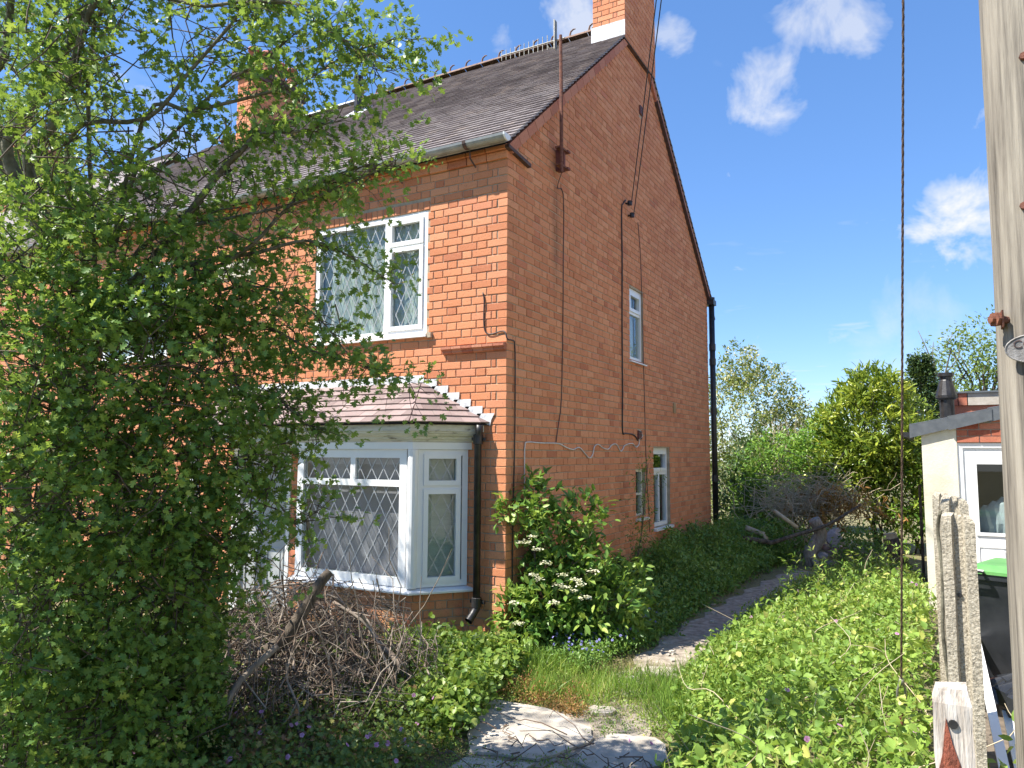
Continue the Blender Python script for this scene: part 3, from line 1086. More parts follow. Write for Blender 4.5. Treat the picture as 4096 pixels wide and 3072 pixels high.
for V_, e_, full, o_, n_ in tlist:
    if proj(V_[0])[0] < 150:
        continue
    MB().prism(V_, e_).build('tile', M['baytile'], bay_roof)
# lead flashing, stepped up the hip side and along the top
fl = MB()
fl.bx(-3.75, -0.93, -0.018, -0.011, 2.44, 2.535)
fl.build('lead_flashing', M['lead'], bay_roof)
ns = 6
for i in range(ns):
    t0, t1 = i / ns, (i + 1) / ns
    a, b = EW + (TP - EW) * t0, EW + (TP - EW) * t1
    hgt = 0.105
    pts = [(a[0] + 0.012, -0.012, a[2] - 0.012), (a[0] + 0.055 - 0.03 * (i == 0), -0.012, a[2] + 0.045), (a[0] + 0.06, -0.012, a[2] + hgt),
           (b[0] + 0.0, -0.012, a[2] + hgt), (b[0] - 0.02, -0.012, b[2] - 0.012)]
    MB().prism(pts, (0, 0.005 + 0.0004 * i, 0)).build('step_flashing', M['lead'], bay_roof)

# ------------------------------------------------------------------ windows


def lattice(fr, u0, u1, z0, z1, n, dw=0.135, dh=0.235, w=0.0085):
    mb = MB()
    for sgn in (1, -1):
        du, dz = dw / 2, sgn * dh / 2
        L = math.hypot(du, dz)
        # lines u = uc + s*du ; z = z0 + s*dz
        k = -60
        while k < 60:
            uc = u0 + k * dw
            k += 1
            s0, s1 = -1e9, 1e9
            for lo, hi, o, d in ((u0, u1, uc, du), (z0, z1, z0 if sgn > 0 else z1, dz)):
                a, b = sorted(((lo - o) / d, (hi - o) / d))
                s0, s1 = max(s0, a), min(s1, b)
            if s1 - s0 < 0.15:
                continue
            zs = z0 if sgn > 0 else z1
            pa, pb = (uc + s0 * du, zs + s0 * dz), (uc + s1 * du, zs + s1 * dz)
            A, B = fr.p(pa[0], n + 0.0004 * sgn, pa[1]), fr.p(pb[0], n + 0.0004 * sgn, pb[1])
            d = unit(B - A)
            side = np.cross(d, fr.N)
            mb.box((A + B) / 2, (np.linalg.norm(B - A), w, 0.003), d, side)
    return mb


def rect_frame(mb, fr, u0, u1, z0, z1, b, n0, n1):
    U, Nn = fr.U, fr.N

    def bb(a0, a1, c0, c1):
        mb.box(fr.p((a0 + a1) / 2, (n0 + n1) / 2, (c0 + c1) / 2), (a1 - a0, n1 - n0, c1 - c0), U, Nn, (0, 0, 1))
    bb(u0, u0 + b, z0, z1)
    bb(u1 - b, u1, z0, z1)
    bb(u0 + b, u1 - b, z0, z0 + b)
    bb(u0 + b, u1 - b, z1 - b, z1)


def window(fr, R, rec, panes, bars, parent, b=0.055, sill=None, backing=None, back_n=-0.12, mat='upvc', lat=(0.135, 0.235), room=True, sashb=0.045):
    """R outer rect; panes [(u0,u1,z0,z1,sash?,lattice?)]; bars [(u0,u1,z0,z1)]"""
    mb = MB()
    rect_frame(mb, fr, *R, b, rec - 0.06, rec)
    for (a0, a1, c0, c1) in bars:
        mb.box(fr.p((a0 + a1) / 2, rec - 0.0305, (c0 + c1) / 2), (a1 - a0, 0.057, c1 - c0), fr.U, fr.N, (0, 0, 1))
    w = mb.build('window', M[mat], parent)
    for (a0, a1, c0, c1, sash, lt) in panes:
        if sash:
            sb = MB()
            rect_frame(sb, fr, a0 - 0.006, a1 + 0.006, c0 - 0.006, c1 + 0.006, sashb, rec - 0.04, rec + 0.014)
            sb.build('sash', M[mat], w)
            a0, a1, c0, c1 = a0 + sashb - 0.012, a1 - sashb + 0.012, c0 + sashb - 0.012, c1 - sashb + 0.012
        pb = MB()
        pb.box(fr.p((a0 + a1) / 2, rec - 0.028, (c0 + c1) / 2), (a1 - a0 + 0.01, 0.006, c1 - c0 + 0.01), fr.U, fr.N, (0, 0, 1))
        pb.build('pane', M['glass'], w)
        if lt:
            lattice(fr, a0, a1, c0, c1, rec - 0.0232, *lat).build('lead_lattice', M['came'], w)
    if sill:
        e, outn, th = sill
        sb = MB()
        sb.prism([fr.p(R[0] - e, rec - 0.06, R[2] - 0.001), fr.p(R[0] - e, outn, R[2] - 0.016), fr.p(R[0] - e, outn, R[2] - th), fr.p(R[0] - e, rec - 0.06, R[2] - th)], fr.U * (R[1] - R[0] + 2 * e))
        sb.build('sill', M[mat], w)
    if room:
        rb = MB()
        d = back_n - 0.5
        a0, a1, c0, c1 = R[0] + 0.005, R[1] - 0.005, R[2] + 0.005, R[3] - 0.005
        s0 = rec - 0.062
        rb.quad(fr.p(a0, d, c0), fr.p(a1, d, c0), fr.p(a1, d, c1), fr.p(a0, d, c1))
        for (p0, p1) in (((a0, c0), (a0, c1)), ((a0, c1), (a1, c1)), ((a1, c1), (a1, c0)), ((a1, c0), (a0, c0))):
            rb.quad(fr.p(p0[0], s0, p0[1]), fr.p(p1[0], s0, p1[1]), fr.p(p1[0], d, p1[1]), fr.p(p0[0], d, p0[1]))
        rb.build('window_recess', M['dark'], w)
    if backing:
        kind, bm_, amp = backing
        cbm = MB()
        nseg = 60 if amp else 1
        a0, a1, c0, c1 = R[0] + 0.02, R[1] - 0.02, R[2] + 0.02, R[3] - 0.02
        for i in range(nseg):
            ua, ub = a0 + (a1 - a0) * i / nseg, a0 + (a1 - a0) * (i + 1) / nseg
            fa, fb = [amp * (math.sin(x * 46) + 0.5 * math.sin(x * 23 + 1)) for x in (ua, ub)]
            cbm.quad(fr.p(ua, back_n + fa, c0), fr.p(ub, back_n + fb, c0), fr.p(ub, back_n + fb, c1), fr.p(ua, back_n + fa, c1))
        cbm.build(kind, M[bm_], w, smooth=bool(amp))
    return w


um = 1.435
window(FRONT, W1, -0.012, [(0.985, um - 0.02, 3.895, 4.155, True, True), (0.985, um - 0.02, 3.015, 3.865, True, True), (um + 0.04, 2.375, 3.012, 4.16, False, True)],
       [(um - 0.02, um + 0.04, 3.01, 4.16), (0.98, um - 0.02, 3.868, 3.892)], house, sill=(0.03, 0.05, 0.04),
       backing=('net_curtain', 'net', 0.009), back_n=-0.10, lat=(0.125, 0.26))
MB().box(FRONT.p(0.87, 0.012, 2.93), (0.05, 0.05, 0.05), t=.5).build('sill_end', M['mortar'], front_wall)

window(FRONT, W0, -0.012, [(4.98, 5.57, 3.02, 4.14, False, False), (5.63, 6.22, 3.02, 4.14, False, False)], [(5.57, 5.63, 3.01, 4.15)], house, sill=(0.03, 0.05, 0.04), backing=('net_curtain', 'net', 0.009), back_n=-0.15)
# bay windows
bp0 = bay_path(0.0, -2.18)
BWF = Fr((bp0[1][0], bp0[1][1], 0), (-1, 0, 0), (0, -1, 0))
BWC = Fr((bp0[1][0], bp0[1][1], 0), cn, cno)
wl_ = bp0[1][0] + 2.18
clen = math.hypot(bp0[2][0] - bp0[1][0], bp0[2][1] - bp0[1][1])
zt = 1.455
window(BWF, (0.07, wl_, 0.55, 1.80), 0.0, [(0.15, wl_ - 0.075, 0.625, zt, False, True), (0.15, 0.685, zt + 0.06, 1.735, False, True), (0.745, wl_ - 0.075, zt + 0.06, 1.735, False, True)],
       [(0.145, wl_ - 0.07, zt, zt + 0.06), (0.685, 0.745, zt + 0.06, 1.74)], house, b=0.08,
       backing=('roller_blind', 'blind', 0.0), back_n=-0.12, room=False, lat=(0.142, 0.245))
window(BWC, (0.05, clen - 0.012, 0.55, 1.80), 0.0, [(0.11, clen - 0.09, 0.60, 1.43, True, True), (0.11, clen - 0.09, 1.475, 1.755, True, True)],
       [(0.09, clen - 0.075, 1.435, 1.47)], house, b=0.055, backing=('roller_blind', 'paleblind', 0.0), back_n=-0.12, room=False, lat=(0.135, 0.25))
cp_ = MB()
cp_.tube([(bp0[1][0] - 0.005, bp0[1][1] + 0.012, 0.55), (bp0[1][0] - 0.005, bp0[1][1] + 0.012, 1.80)], 0.05, 12)
cp_.build('bay_corner_post', M['upvc'], house)

# gable windows (white, recessed)
window(SIDE, G1, -0.035, [(3.385, 3.815, 3.70, 3.95, True, False), (3.385, 3.815, 3.08, 3.655, False, False)], [(3.38, 3.82, 3.655, 3.695)], house,
       sill=(0.04, 0.035, 0.03), backing=('net_curtain', 'net', 0.006), back_n=-0.14)
window(SIDE, G2, -0.05, [(3.54, 3.85, 0.97, 1.22, False, False), (3.54, 3.85, 1.25, 1.53, False, False)], [(3.54, 3.85, 1.22, 1.25)], house, b=0.04,
       sill=(0.03, 0.045, 0.045), mat='oldpaint')
window(SIDE, G3, -0.05, [(4.305, 4.955, 1.535, 1.81, True, False), (4.305, 4.60, 0.80, 1.47, False, False), (4.65, 4.955, 0.80, 1.47, False, False)],
       [(4.305, 4.955, 1.475, 1.53), (4.60, 4.65, 0.80, 1.475)], house, sill=(0.03, 0.045, 0.05))

# front door in the porch
dr = MB()
dr.bx(-3.48, -2.76, 0.045, 0.085, 0.06, 1.95)
dr = dr.build('front_door', M['greydoor'], house)
for (x0, x1, z0, z1) in ((-3.42, -3.16, 0.2, 0.72), (-3.08, -2.82, 0.2, 0.72), (-3.42, -3.16, 0.84, 1.08), (-3.08, -2.82, 0.84, 1.08), (-3.42, -3.16, 1.2, 1.75), (-3.08, -2.82, 1.2, 1.75)):
    pm = MB()
    rect_frame(pm, FRONT, -x1, -x0, z0, z1, 0.02, -0.046, -0.034)
    pm.bx(x0 + .05, x1 - .05, 0.036, 0.046, z0 + .05, z1 - .05)
    pm.build('door_panel', M['greydoor'], dr)
fb = MB()
fb.bx(-2.755, -2.705, 0.0, 0.09, 0.0, 1.995)
fb.bx(-3.615, -3.485, 0.0, 0.09, 0.0, 1.995)
fb.bx(-3.485, -2.755, 0.0, 0.09, 1.955, 1.995)
fb.build('door_frame', M['upvc'], dr)
MB().tube([(-2.84, 0.03, 1.0), (-2.84, 0.0, 1.0), (-2.84, -0.005, 1.1)], 0.01).build('door_handle', M['galv'], dr)
MB().bx(-3.62, -2.70, 0.09, 0.10, 0.0, 2.0).build('porch_back', M['dark'], house)
MB().bx(-3.75, -3.66, -0.5, -0.42, 0.0, 1.87).build('porch_post', M['upvc'], house)

# name stone
ns_ = MB()
ns_.bx(-4.03, -3.41, -0.012, 0.02, 3.835, 4.025)
stone = ns_.build('name_stone', M['stone'], front_wall)
tcu = bpy.data.curves.new('t', 'FONT')
tcu.body = "MARINE VILLA"
tcu.size = 0.088
tcu.extrude = 0.003
tcu.align_x, tcu.align_y = 'CENTER', 'CENTER'
to = bpy.data.objects.new('t', tcu)
col.objects.link(to)
dg = bpy.context.evaluated_depsgraph_get()
tm = bpy.data.meshes.new_from_object(to.evaluated_get(dg))
bpy.data.objects.remove(to)
obj('name_lettering', tm, M['letter'], front_wall, Matrix.Translation((-3.72, -0.014, 3.93)) @ Matrix.Rotation(math.pi / 2, 4, 'X') @ Matrix.Scale(0.78, 4, (1, 0, 0)))

# ------------------------------------------------------------------ main roof
rf = MB()
ye = -0.13
ze = RZ - RA * (RY - ye)
XL = -FEND - 0.1
rf.quad((0.045, ye, ze - .004), (XL, ye, ze - .004), (XL, RY, RZ - .004), (0.045, RY, RZ - .004))
yr = 2 * RY - ye
rf.quad((0.045, yr, ze), (XL, yr, ze), (XL, RY, RZ), (0.045, RY, RZ))
roof = rf.build('roof', M['underlay'], house)
sv = v3((0, RY - ye, RZ - ze))
SLn = np.linalg.norm(sv)
rt = tiles((0.05, ye, ze), (-1, 0, 0), sv, [(0, 0), (0, SLn)][::-1] and [(0, 0), (0.05 - XL, 0), (0.05 - XL, SLn), (0, SLn)], 0.165, 0.105, 0.014, 0.025)
# rear slope: only the strip of tiles that shows along the verge
rt2 = tiles((0.05, yr, ze), (-1, 0, 0), v3((0, RY - yr, RZ - ze)), [(0, 0), (0.7, 0), (0.7, SLn), (0, SLn)], 0.165, 0.105, 0.014, 0.025)
cands = []
for i, t in enumerate(rt):
    if t[2]:
        px, py, w_ = proj(t[3])
        if 560 < px < 1330 and 0 < py < 420:
            cands.append((w_, i))
cands.sort()
pick = {i for _, i in cands[:300]}
U_, Vd_ = v3((-1, 0, 0)), unit(sv)
Nn_ = unit(np.cross(Vd_, U_)) if np.cross(Vd_, U_)[2] > 0 else unit(np.cross(U_, Vd_))
tme = MB()
hw, g_ = 0.081, 0.152
sl_ = 0.019 / g_
tme.prism([(-hw, 0, 0), (hw, 0, 0), (hw, g_, -0.025), (-hw, g_, -0.025)], (0, 0, 0.014))
tme = tme.mesh('roof_tile')
bm_fix(tme)
tme.materials.append(M['tile_o'])
stuff = MB()
for i, (V_, e_, full, o_, n_) in enumerate(rt):
    if i in pick:
        mtx = Matrix(((U_[0], Vd_[0], Nn_[0], o_[0]), (U_[1], Vd_[1], Nn_[1], o_[1]), (U_[2], Vd_[2], Nn_[2], o_[2]), (0, 0, 0, 1)))
        obj('tile', tme, None, roof, mtx @ Matrix.Rotation(random.uniform(-.012, .012), 4, 'Z'))
    else:
        stuff.prism(V_, e_, t=random.random())
for (V_, e_, full, o_, n_) in rt2:
    stuff.prism(V_, e_, t=random.random())
stuff.build('roof_tiling', M['tile'], roof, tint=True, kind='stuff')

# ridge tiles with horned crests
rme = MB()
prof = [(0.12 * math.sin(a), 0.105 * math.cos(a) - 0.045) for a in np.linspace(-1.25, 1.25, 9)]
V = [(x, y, z) for x in (0.0, 0.305) for (y, z) in prof]
rme.add(V, [(i, i + 1, 10 + i, 9 + i) for i in range(8)])
hp = [(0.03, 0, 0.05), (0.03, 0, 0.10), (0.045, 0, 0.145), (0.085, 0, 0.17), (0.12, 0, 0.168)]
rme.tube(hp, [0.016, 0.014, 0.013, 0.011, 0.007], 6)
rme = rme.mesh('ridge_tile')
rme.materials.append(M['ridge'])
rpl = MB()
rpl.add(V, [(i, i + 1, 10 + i, 9 + i) for i in range(8)])
rpl = rpl.mesh('plain_ridge_tile')
rpl.materials.append(M['lead'])
x = -0.46
while x > XL + .3:
    plain = -6.3 < x < -5.05
    obj('ridge_tile', rpl if plain else rme, None, roof, Matrix.Translation((x - 0.305, RY, RZ + 0.025)))
    x -= 0.31
# verge: bricks laid along the slope of the gable
for sgn in (1, -1):
    s = 0.02
    y0, z0 = (0.0, 4.645) if sgn > 0 else (2 * RY, 4.645)
    d = unit((0, sgn, RA))
    nn = unit((0, -sgn * RA, 1.0)) if sgn > 0 else unit((0, RA, 1.0))
    L_ = (RY - 0.0) * math.sqrt(1 + RA * RA)
    while s < L_ - 0.62:
        c_ = v3((0, y0, z0)) + d * (s + 0.108) + nn * 0.012
        MB().box((0.006, c_[1], c_[2]), (0.06, 0.217, 0.098), (1, 0, 0), d).build('verge_brick', M['verge'], side_wall)
        s += 0.226
# rear fascia strip under the verge
rv = MB()
rv.prism([(0.002, 4.50, RZ - RA * (4.50 - RY) - 0.19), (0.002, 7.80, RZ - RA * (7.80 - RY) - 0.19), (0.002, 7.80, RZ - RA * (7.80 - RY) - 0.16), (0.002, 4.50, RZ - RA * (4.50 - RY) - 0.16)], (0.05, 0, 0))
rv.build('verge_batten', M['darkiron'], house)
MB().prism([(-.02, 7.43, 4.55), (-.02, 7.78, 4.42), (-.02, 7.78, 4.50), (-.02, 7.43, 4.80)], (0.05, 0, 0)).build('rear_eaves_end', M['verge'], house)

# gutter
gt = MB()
gp = [(0.058 * math.cos(a), 0.058 * math.sin(a)) for a in np.linspace(math.pi, 2 * math.pi, 9)]
gi = [(0.050 * math.cos(a), 0.050 * math.sin(a)) for a in np.linspace(2 * math.pi, math.pi, 9)]
ring = gp + gi
Yg, Zg = -0.165, 4.735
V = [(x, Yg + a, Zg + b) for x in (0.075, -FEND) for a, b in ring]
n_ = len(ring)
gt.add(V, [(i, (i + 1) % n_, n_ + (i + 1) % n_, n_ + i) for i in range(n_)] + [tuple(range(n_))])
gutter = gt.build('gutter', M['grey'], house)
ec = MB()
ec.prism([(0.072, Yg + 1.08 * a, Zg + 1.08 * b) for a, b in gp], (0.016, 0, 0))
ec.build('gutter_end_cap', M['upvc'], gutter)
for gxp in (-0.36, -1.25, -2.2, -3.2, -4.3):
    cb = MB()
    V = [(gxp + xx, Yg + 1.1 * a, Zg + 1.1 * b) for xx in (-0.02, 0.02) for a, b in gp]
    cb.add(V, [(i, i + 1, 10 + i, 9 + i) for i in range(8)])
    cb.tube([(gxp, Yg + 0.05, Zg - 0.02), (gxp, Yg + 0.06, Zg - 0.13), (gxp + .02, -0.03, Zg - 0.20)], 0.009, 6)
    cb.build('gutter_bracket', M['darkiron'], gutter)
MB().tube([(-1.42, Yg, Zg - .004), (-1.56, Yg, Zg - .004)], 0.066, 10).build('gutter_joint', M['black'], gutter)

# roof flue
fbz = RZ - RA * (RY - 2.99)
fl = MB()
fl.tube([(-4.53, 2.99, fbz - .05), (-4.53, 2.99, fbz + 0.36)], 0.062, 14)
fl.tube([(-4.53, 2.99, fbz + 0.36), (-4.53, 2.99, fbz + 0.375), (-4.53, 2.99, fbz + 0.40)], [0.10, 0.105, 0.07], 14)
fl.tube([(-4.53, 2.99, fbz + 0.40), (-4.53, 2.99, fbz + 0.62)], [0.06, 0.052], 14)
fl.tube([(-4.53, 2.99, fbz + 0.60), (-4.53, 2.99, fbz + 0.63)], 0.075, 14)
fl.build('flue', M['black'], roof)
MB().box((-4.53, 2.99, fbz + 0.024), (0.42, 0.36, 0.012), (1, 0, 0), sv).build('flue_flashing', M['lead'], roof)


# ------------------------------------------------------------------ chimneys
def stack(x0, x1, y0, y1, z0, z1, parent, mortar='mortar'):
    mb = MB()
    i = 0.008
    mb.bx(x0 + i, x1 - i, y0 + i, y1 - i, z0, z1)
    o = mb.build('chimney', M[mortar], parent)
    fa = Fr((x1, y0, 0), (-1, 0, 0), (0, -1, 0))
    fb_ = Fr((x1, y0, 0), (0, 1, 0), (1, 0, 0))
    k = 0
    while z0 + (k + 1) * CZ < z1 + .01:
        za, zb_ = z0 + k * CZ + 0.0045, z0 + (k + 1) * CZ - 0.0045
        for fr, end, par in ((fa, x1 - x0, k % 2), (fb_, y1 - y0, 1 - k % 2)):
            for j, (a, b) in enumerate(course_bricks(0, end, par)):
                if fr is fb_ and j == 0:
                    a += 0.012
                add_brick(fr, a + (0.004 if j else 0.0), b - 0.0045, za, zb_, 0.012)
        k += 1
    return o


ch = stack(-0.42, 0.055, 3.10, 4.40, 7.40, 9.75, house)
lf = MB()
lf.bx(-0.43, 0.058, 3.088, 3.094, 7.42, 7.64)
lf.prism([(-0.436, 3.092, 7.42), (-0.436, 3.092, 7.66), (-0.436, 3.6, 8.05), (-0.436, 3.6, 7.83)], (0.006, 0, 0))
lf.build('lead_flashing', M['lead'], ch)
cpb = MB()
cpb.bx(-0.46, 0.095, 3.06, 4.44, 9.62, 9.70)
cpb.bx(-0.49, 0.125, 3.03, 4.47, 9.70, 9.80)
cpb.build('chimney_cap', M['darkred'], ch)
MB().prism([(0.001, 3.14, 7.392), (0.052, 3.10, 7.392), (0.052, 4.40, 7.392), (0.001, 4.36, 7.392)], (0, 0, -0.012)).build('corbel_soffit', M['darkiron'], ch)


def pot(x, y, z, h, parent, r=0.12):
    MB().tube([(x, y, z), (x, y, z + .05), (x, y, z + h * .45), (x, y, z + h * .85), (x, y, z + h * .86), (x, y, z + h)],
              [r * 1.15, r * 1.05, r * .85, r * .8, r * 1.05, r * 1.0], 14).build('chimney_pot', M['terracotta'], parent, smooth=True)


for yy in (3.35, 4.1):
    pot(-0.18, yy, 9.8, 0.5, ch)
ch2 = stack(-7.45, -7.06, 3.0, 4.25, 7.30, 8.62, house)
cpb = MB()
cpb.bx(-7.49, -7.02, 2.96, 4.29, 8.62, 8.70)
cpb.bx(-7.53, -6.98, 2.92, 4.33, 8.70, 8.79)
cpb.bx(-7.46, -7.05, 2.99, 4.26, 8.79, 8.84)
cpb.build('chimney_cap', M['darkiron'], ch2)
for yy, hh in ((3.18, 0.42), (3.50, 0.5), (3.82, 0.42), (4.12, 0.45)):
    pot(-7.25, yy, 8.84, hh, ch2, 0.11)
MB().tube([(-6.6, 3.75, 8.0), (-6.6, 3.75, 9.4)], 0.012, 6).build('far_aerial_mast', M['galv'], roof)
ae = MB()
for i in range(6):
    ae.tube([(-6.75 + i * .06, 3.75, 9.36 - .12), (-6.75 + i * .06, 3.75, 9.36 + .1)], 0.006, 4)
ae.tube([(-6.78, 3.75, 9.36), (-6.4, 3.75, 9.36)], 0.008, 4)
ae.build('far_aerial', M['galv'], roof)

# ------------------------------------------------------------------ write out all bricks
scored = []
for i, (fr, u0, u1, z0, z1, dep, pr_, full) in enumerate(BRICKS):
    if not full:
        continue
    c_ = fr.p((u0 + u1) / 2, 0, (z0 + z1) / 2)
    px, py, w_ = proj(c_)
    if not (640 < px < 1540 and 20 < py < 1500):
        continue
    if fr is SIDE and z0 < 0.6:
        continue
    view = unit(CAM - c_)
    scored.append(((u1 - u0) * abs(view @ fr.N) / w_ ** 2, i))
scored.sort(reverse=True)
pick = {i for _, i in scored[:300]}


def brick_geo(hl, hz, dep, ch_=0.004, jit=0.0):
    """brick in local coordinates: u, n (outwards), z; open at the back"""
    def J():
        return random.uniform(-jit, jit)
    V = []
    for n_, s in ((-dep, 0.0), (-ch_, 0.0), (0.0, ch_)):
        for a, b in ((-1, -1), (1, -1), (1, 1), (-1, 1)):
            V.append((a * (hl - s) + (J() if n_ > -dep else 0), n_ + J() * 0.5, b * (hz - s) + (J() if n_ > -dep else 0)))
    F = [(8, 9, 10, 11)]
    for l in (0, 4):
        for k in range(4):
            F.append((l + k, l + (k + 1) % 4, l + 4 + (k + 1) % 4, l + 4 + k))
    return V, F


BM = {}
allb = MB()
for i, (fr, u0, u1, z0, z1, dep, pr_, full) in enumerate(BRICKS):
    hl, hz = (u1 - u0) / 2, (z1 - z0) / 2
    c_ = fr.p((u0 + u1) / 2, pr_, (z0 + z1) / 2)
    if i in pick:
        key = (round(hl, 4), round(hz, 4), dep)
        if key not in BM:
            b_ = MB()
            b_.add(*brick_geo(hl, hz, dep, jit=0.0012))
            me = b_.mesh('brick')
            bm_fix(me)
            me.materials.append(M['brick_o'])
            BM[key] = me
        U, Nn = fr.U, fr.N
        mtx = Matrix(((U[0], Nn[0], 0, c_[0]), (U[1], Nn[1], 0, c_[1]), (U[2], Nn[2], 1, c_[2]), (0, 0, 0, 1)))
        par = front_wall if fr is FRONT else side_wall if fr is SIDE else bay_wall
        obj('brick', BM[key], None, par, mtx)
    else:
        V, F = brick_geo(hl, hz, dep, jit=0.0016)
        if np.cross(fr.U, fr.N)[2] < 0:
            pass
        allb.add([c_ + fr.U * a + fr.N * b + np.array((0, 0, z)) for a, b, z in V], F, t=random.random())
me = allb.mesh('brickwork', tint=True)
bm_fix(me)
obj('brickwork', me, M['brick'], house, kind='stuff')

# ------------------------------------------------------------------ pipes, cables and fittings of the house
dp = MB()
DX, DY = -0.262, -0.07
dp.tube([(-0.235, -0.09, 2.03), (-0.24, -0.085, 1.97), (DX, DY, 1.90), (DX, DY, 0.40)], 0.034, 14)
downpipe = dp.build('downpipe', M['black'], house, smooth=True)
for z in (1.90, 0.42):
    c_ = MB()
    c_.tube([(DX, DY, z - .05), (DX, DY, z - .045), (DX, DY, z + .035), (DX, DY, z + .04)], [.038, .046, .046, .038], 14)
    c_.box((DX, DY + .02, z), (0.15, 0.022, 0.03))
    c_.build('pipe_collar', M['black'], downpipe)
sh = MB()
sh.tube([(DX, DY, 0.40), (DX, DY - .005, 0.36), (DX - .01, DY - .05, 0.31), (DX - .02, DY - .10, 0.265)], [0.036, 0.036, .036, .038], 14, cap=False)
sh.build('pipe_shoe', M['black'], downpipe, smooth=True)
rp = MB()
PX, PY = 0.06, 7.50
rp.tube([(PX, PY, 4.60), (PX, PY, 0.0)], 0.052, 12)
rp = rp.build('rear_downpipe', M['black'], house, smooth=True)
for z in (4.58, 3.72, 3.45, 2.55, 1.35):
    MB().tube([(PX, PY, z - .06), (PX, PY, z + .06)], 0.062, 12).build('pipe_collar', M['black'], rp)
MB().prism([(-.05, 7.42, 4.50), (.12, 7.42, 4.50), (.12, 7.62, 4.50), (-.05, 7.62, 4.50)], (0, 0, .09)).build('rear_gutter', M['black'], rp)

# aerial on the gable
abm = MB()
abm.box((0.055, 1.06, 4.93), (0.10, 0.03, 0.24))
abm.box((0.07, 1.10, 5.02), (0.14, 0.06, 0.022))
abm.box((0.07, 1.10, 4.83), (0.14, 0.06, 0.022))
bracket = abm.build('aerial_bracket', M['darkred'], house)
AX, AY = 0.12, 0.945
mast = MB()
mast.box((0.09, 1.02, 5.02), (0.07, 0.2, 0.02))
mast.box((0.09, 1.02, 4.83), (0.07, 0.2, 0.02))
mast.tube([(AX, AY, 4.74), (AX, AY - 0.005, 5.6), (AX, AY - 0.02, 6.26)], [0.021, 0.02, 0.017], 8)
mast.build('aerial_mast', M['rust'], bracket)
an = MB()
A0, A1 = v3((0.12, 0.93, 6.22)), v3((-0.62, 0.94, 6.23))
an.tube([A0 + (A0 - A1) * .06, A1], 0.008, 6)
for i in range(11):
    p_ = A0 + (A1 - A0) * (0.22 + 0.078 * i)
    an.tube([p_ - v3((0, 0, .085 - .003 * i)), p_ + v3((0, 0, .085 - .003 * i))], 0.0045, 5)
an.box(A0 + (A1 - A0) * .09 + v3((0, 0, .06)), (0.012, 0.06, 0.33))
an.tube([(0.12, .93, 6.2), (0.06, .95, 6.14), (-.02, .93, 6.15), (-.05, .93, 6.21)], 0.006, 6)
an.build('yagi_aerial', M['galv'], bracket)


def cable(name, pts, r, mat, sm=4, parent=house):
    return MB().tube(smooth_path(pts, sm) if sm else pts, r, 6).build(name, M[mat], parent, smooth=True)


def on_side(px, py, x=0.008):
    d = ray(px, py)
    return CAM + d * ((x - CAM[0]) / d[0])


def on_front(px, py, y=-0.01):
    d = ray(px, py)
    return CAM + d * ((y - CAM[1]) / d[1])


cable('aerial_lead', [(AX - .01, AY + .02, 4.74), (0.02, 1.05, 4.62)] + [on_side(*p) for p in ((1217, 420), (1217, 560), (1216, 700), (1213, 860), (1206, 920), (1201, 955))], 0.0055, 'greycable', 3)
cable('white_cable', [on_side(*p, .012) for p in ((1133, 1075), (1133, 1000), (1134, 962), (1140, 955), (1170, 957), (1205, 958), (1222, 966), (1238, 971), (1252, 967), (1268, 985),
                      (1275, 989), (1281, 980), (1284, 965), (1292, 960), (1303, 968), (1314, 970), (1322, 961), (1332, 960), (1340, 974), (1345, 971), (1350, 962), (1366, 958), (1374, 966), (1380, 960), (1382, 948), (1388, 942), (1384, 932), (1381, 930))], 0.0065, 'whitecable', 4)
cable('service_cable', [on_side(*p, .012) for p in ((1352, 432), (1346, 440), (1343, 455), (1344, 560), (1344, 700), (1345, 850), (1345, 930), (1352, 936), (1366, 938), (1374, 944), (1378, 952))], 0.009, 'cable', 4)
cable('thin_wire', [on_side(*p) for p in ((1378, 480), (1384, 560), (1388, 700), (1392, 850), (1396, 1000), (1404, 1150))], 0.005, 'greycable', 3)
cable('corner_wire', [on_front(1043, 632), on_front(1046, 650), on_front(1045, 690), on_front(1048, 715), on_front(1060, 722), on_front(1088, 715), (0.012, -.012, 2.83)] +
      [on_side(*p, .012) for p in ((1106, 735), (1112, 745), (1113, 820), (1112, 950), (1109, 1080), (1107, 1200), (1107, 1380))], 0.0065, 'cable', 4)
hooks = []
for (px, py) in ((1352, 440), (1357, 466)):
    c_ = on_side(px, py, 0.0)
    hk = MB()
    hk.tube([c_ + v3((-.01, 0, 0)), c_ + v3((.06, 0, 0)), c_ + v3((.09, 0, .02))], 0.012, 8)
    hk.tube([c_ + v3((.055, 0, -.03)), c_ + v3((.055, 0, -.028)), c_ + v3((.055, 0, .028)), c_ + v3((.055, 0, .03))], [.02, .032, .032, .02], 10)
    hk.build('insulator', M['black'], house)
    hooks.append(c_ + v3((.085, -.01, .015)))
for (a, b, c_, d_), mt in zip(VENTS, ('darkred', 'ochre', 'darkred')):
    vb = MB()
    vb.box(SIDE.p((a + b) / 2, 0.002, (c_ + d_) / 2), (b - a - .006, 0.03, d_ - c_ - .006), SIDE.U, SIDE.N, (0, 0, 1))
    v_ = vb.build('air_brick', M[mt], side_wall)
    if mt == 'darkred':
        hb = MB()
        for i in range(3):
            for j in range(3):
                hb.box(SIDE.p(a + (b - a) * (i + .5) / 3, 0.018, c_ + (d_ - c_) * (j + .5) / 3), (0.022, 0.004, 0.022), SIDE.U, SIDE.N, (0, 0, 1))
        hb.build('vent_holes', M['black'], side_wall)
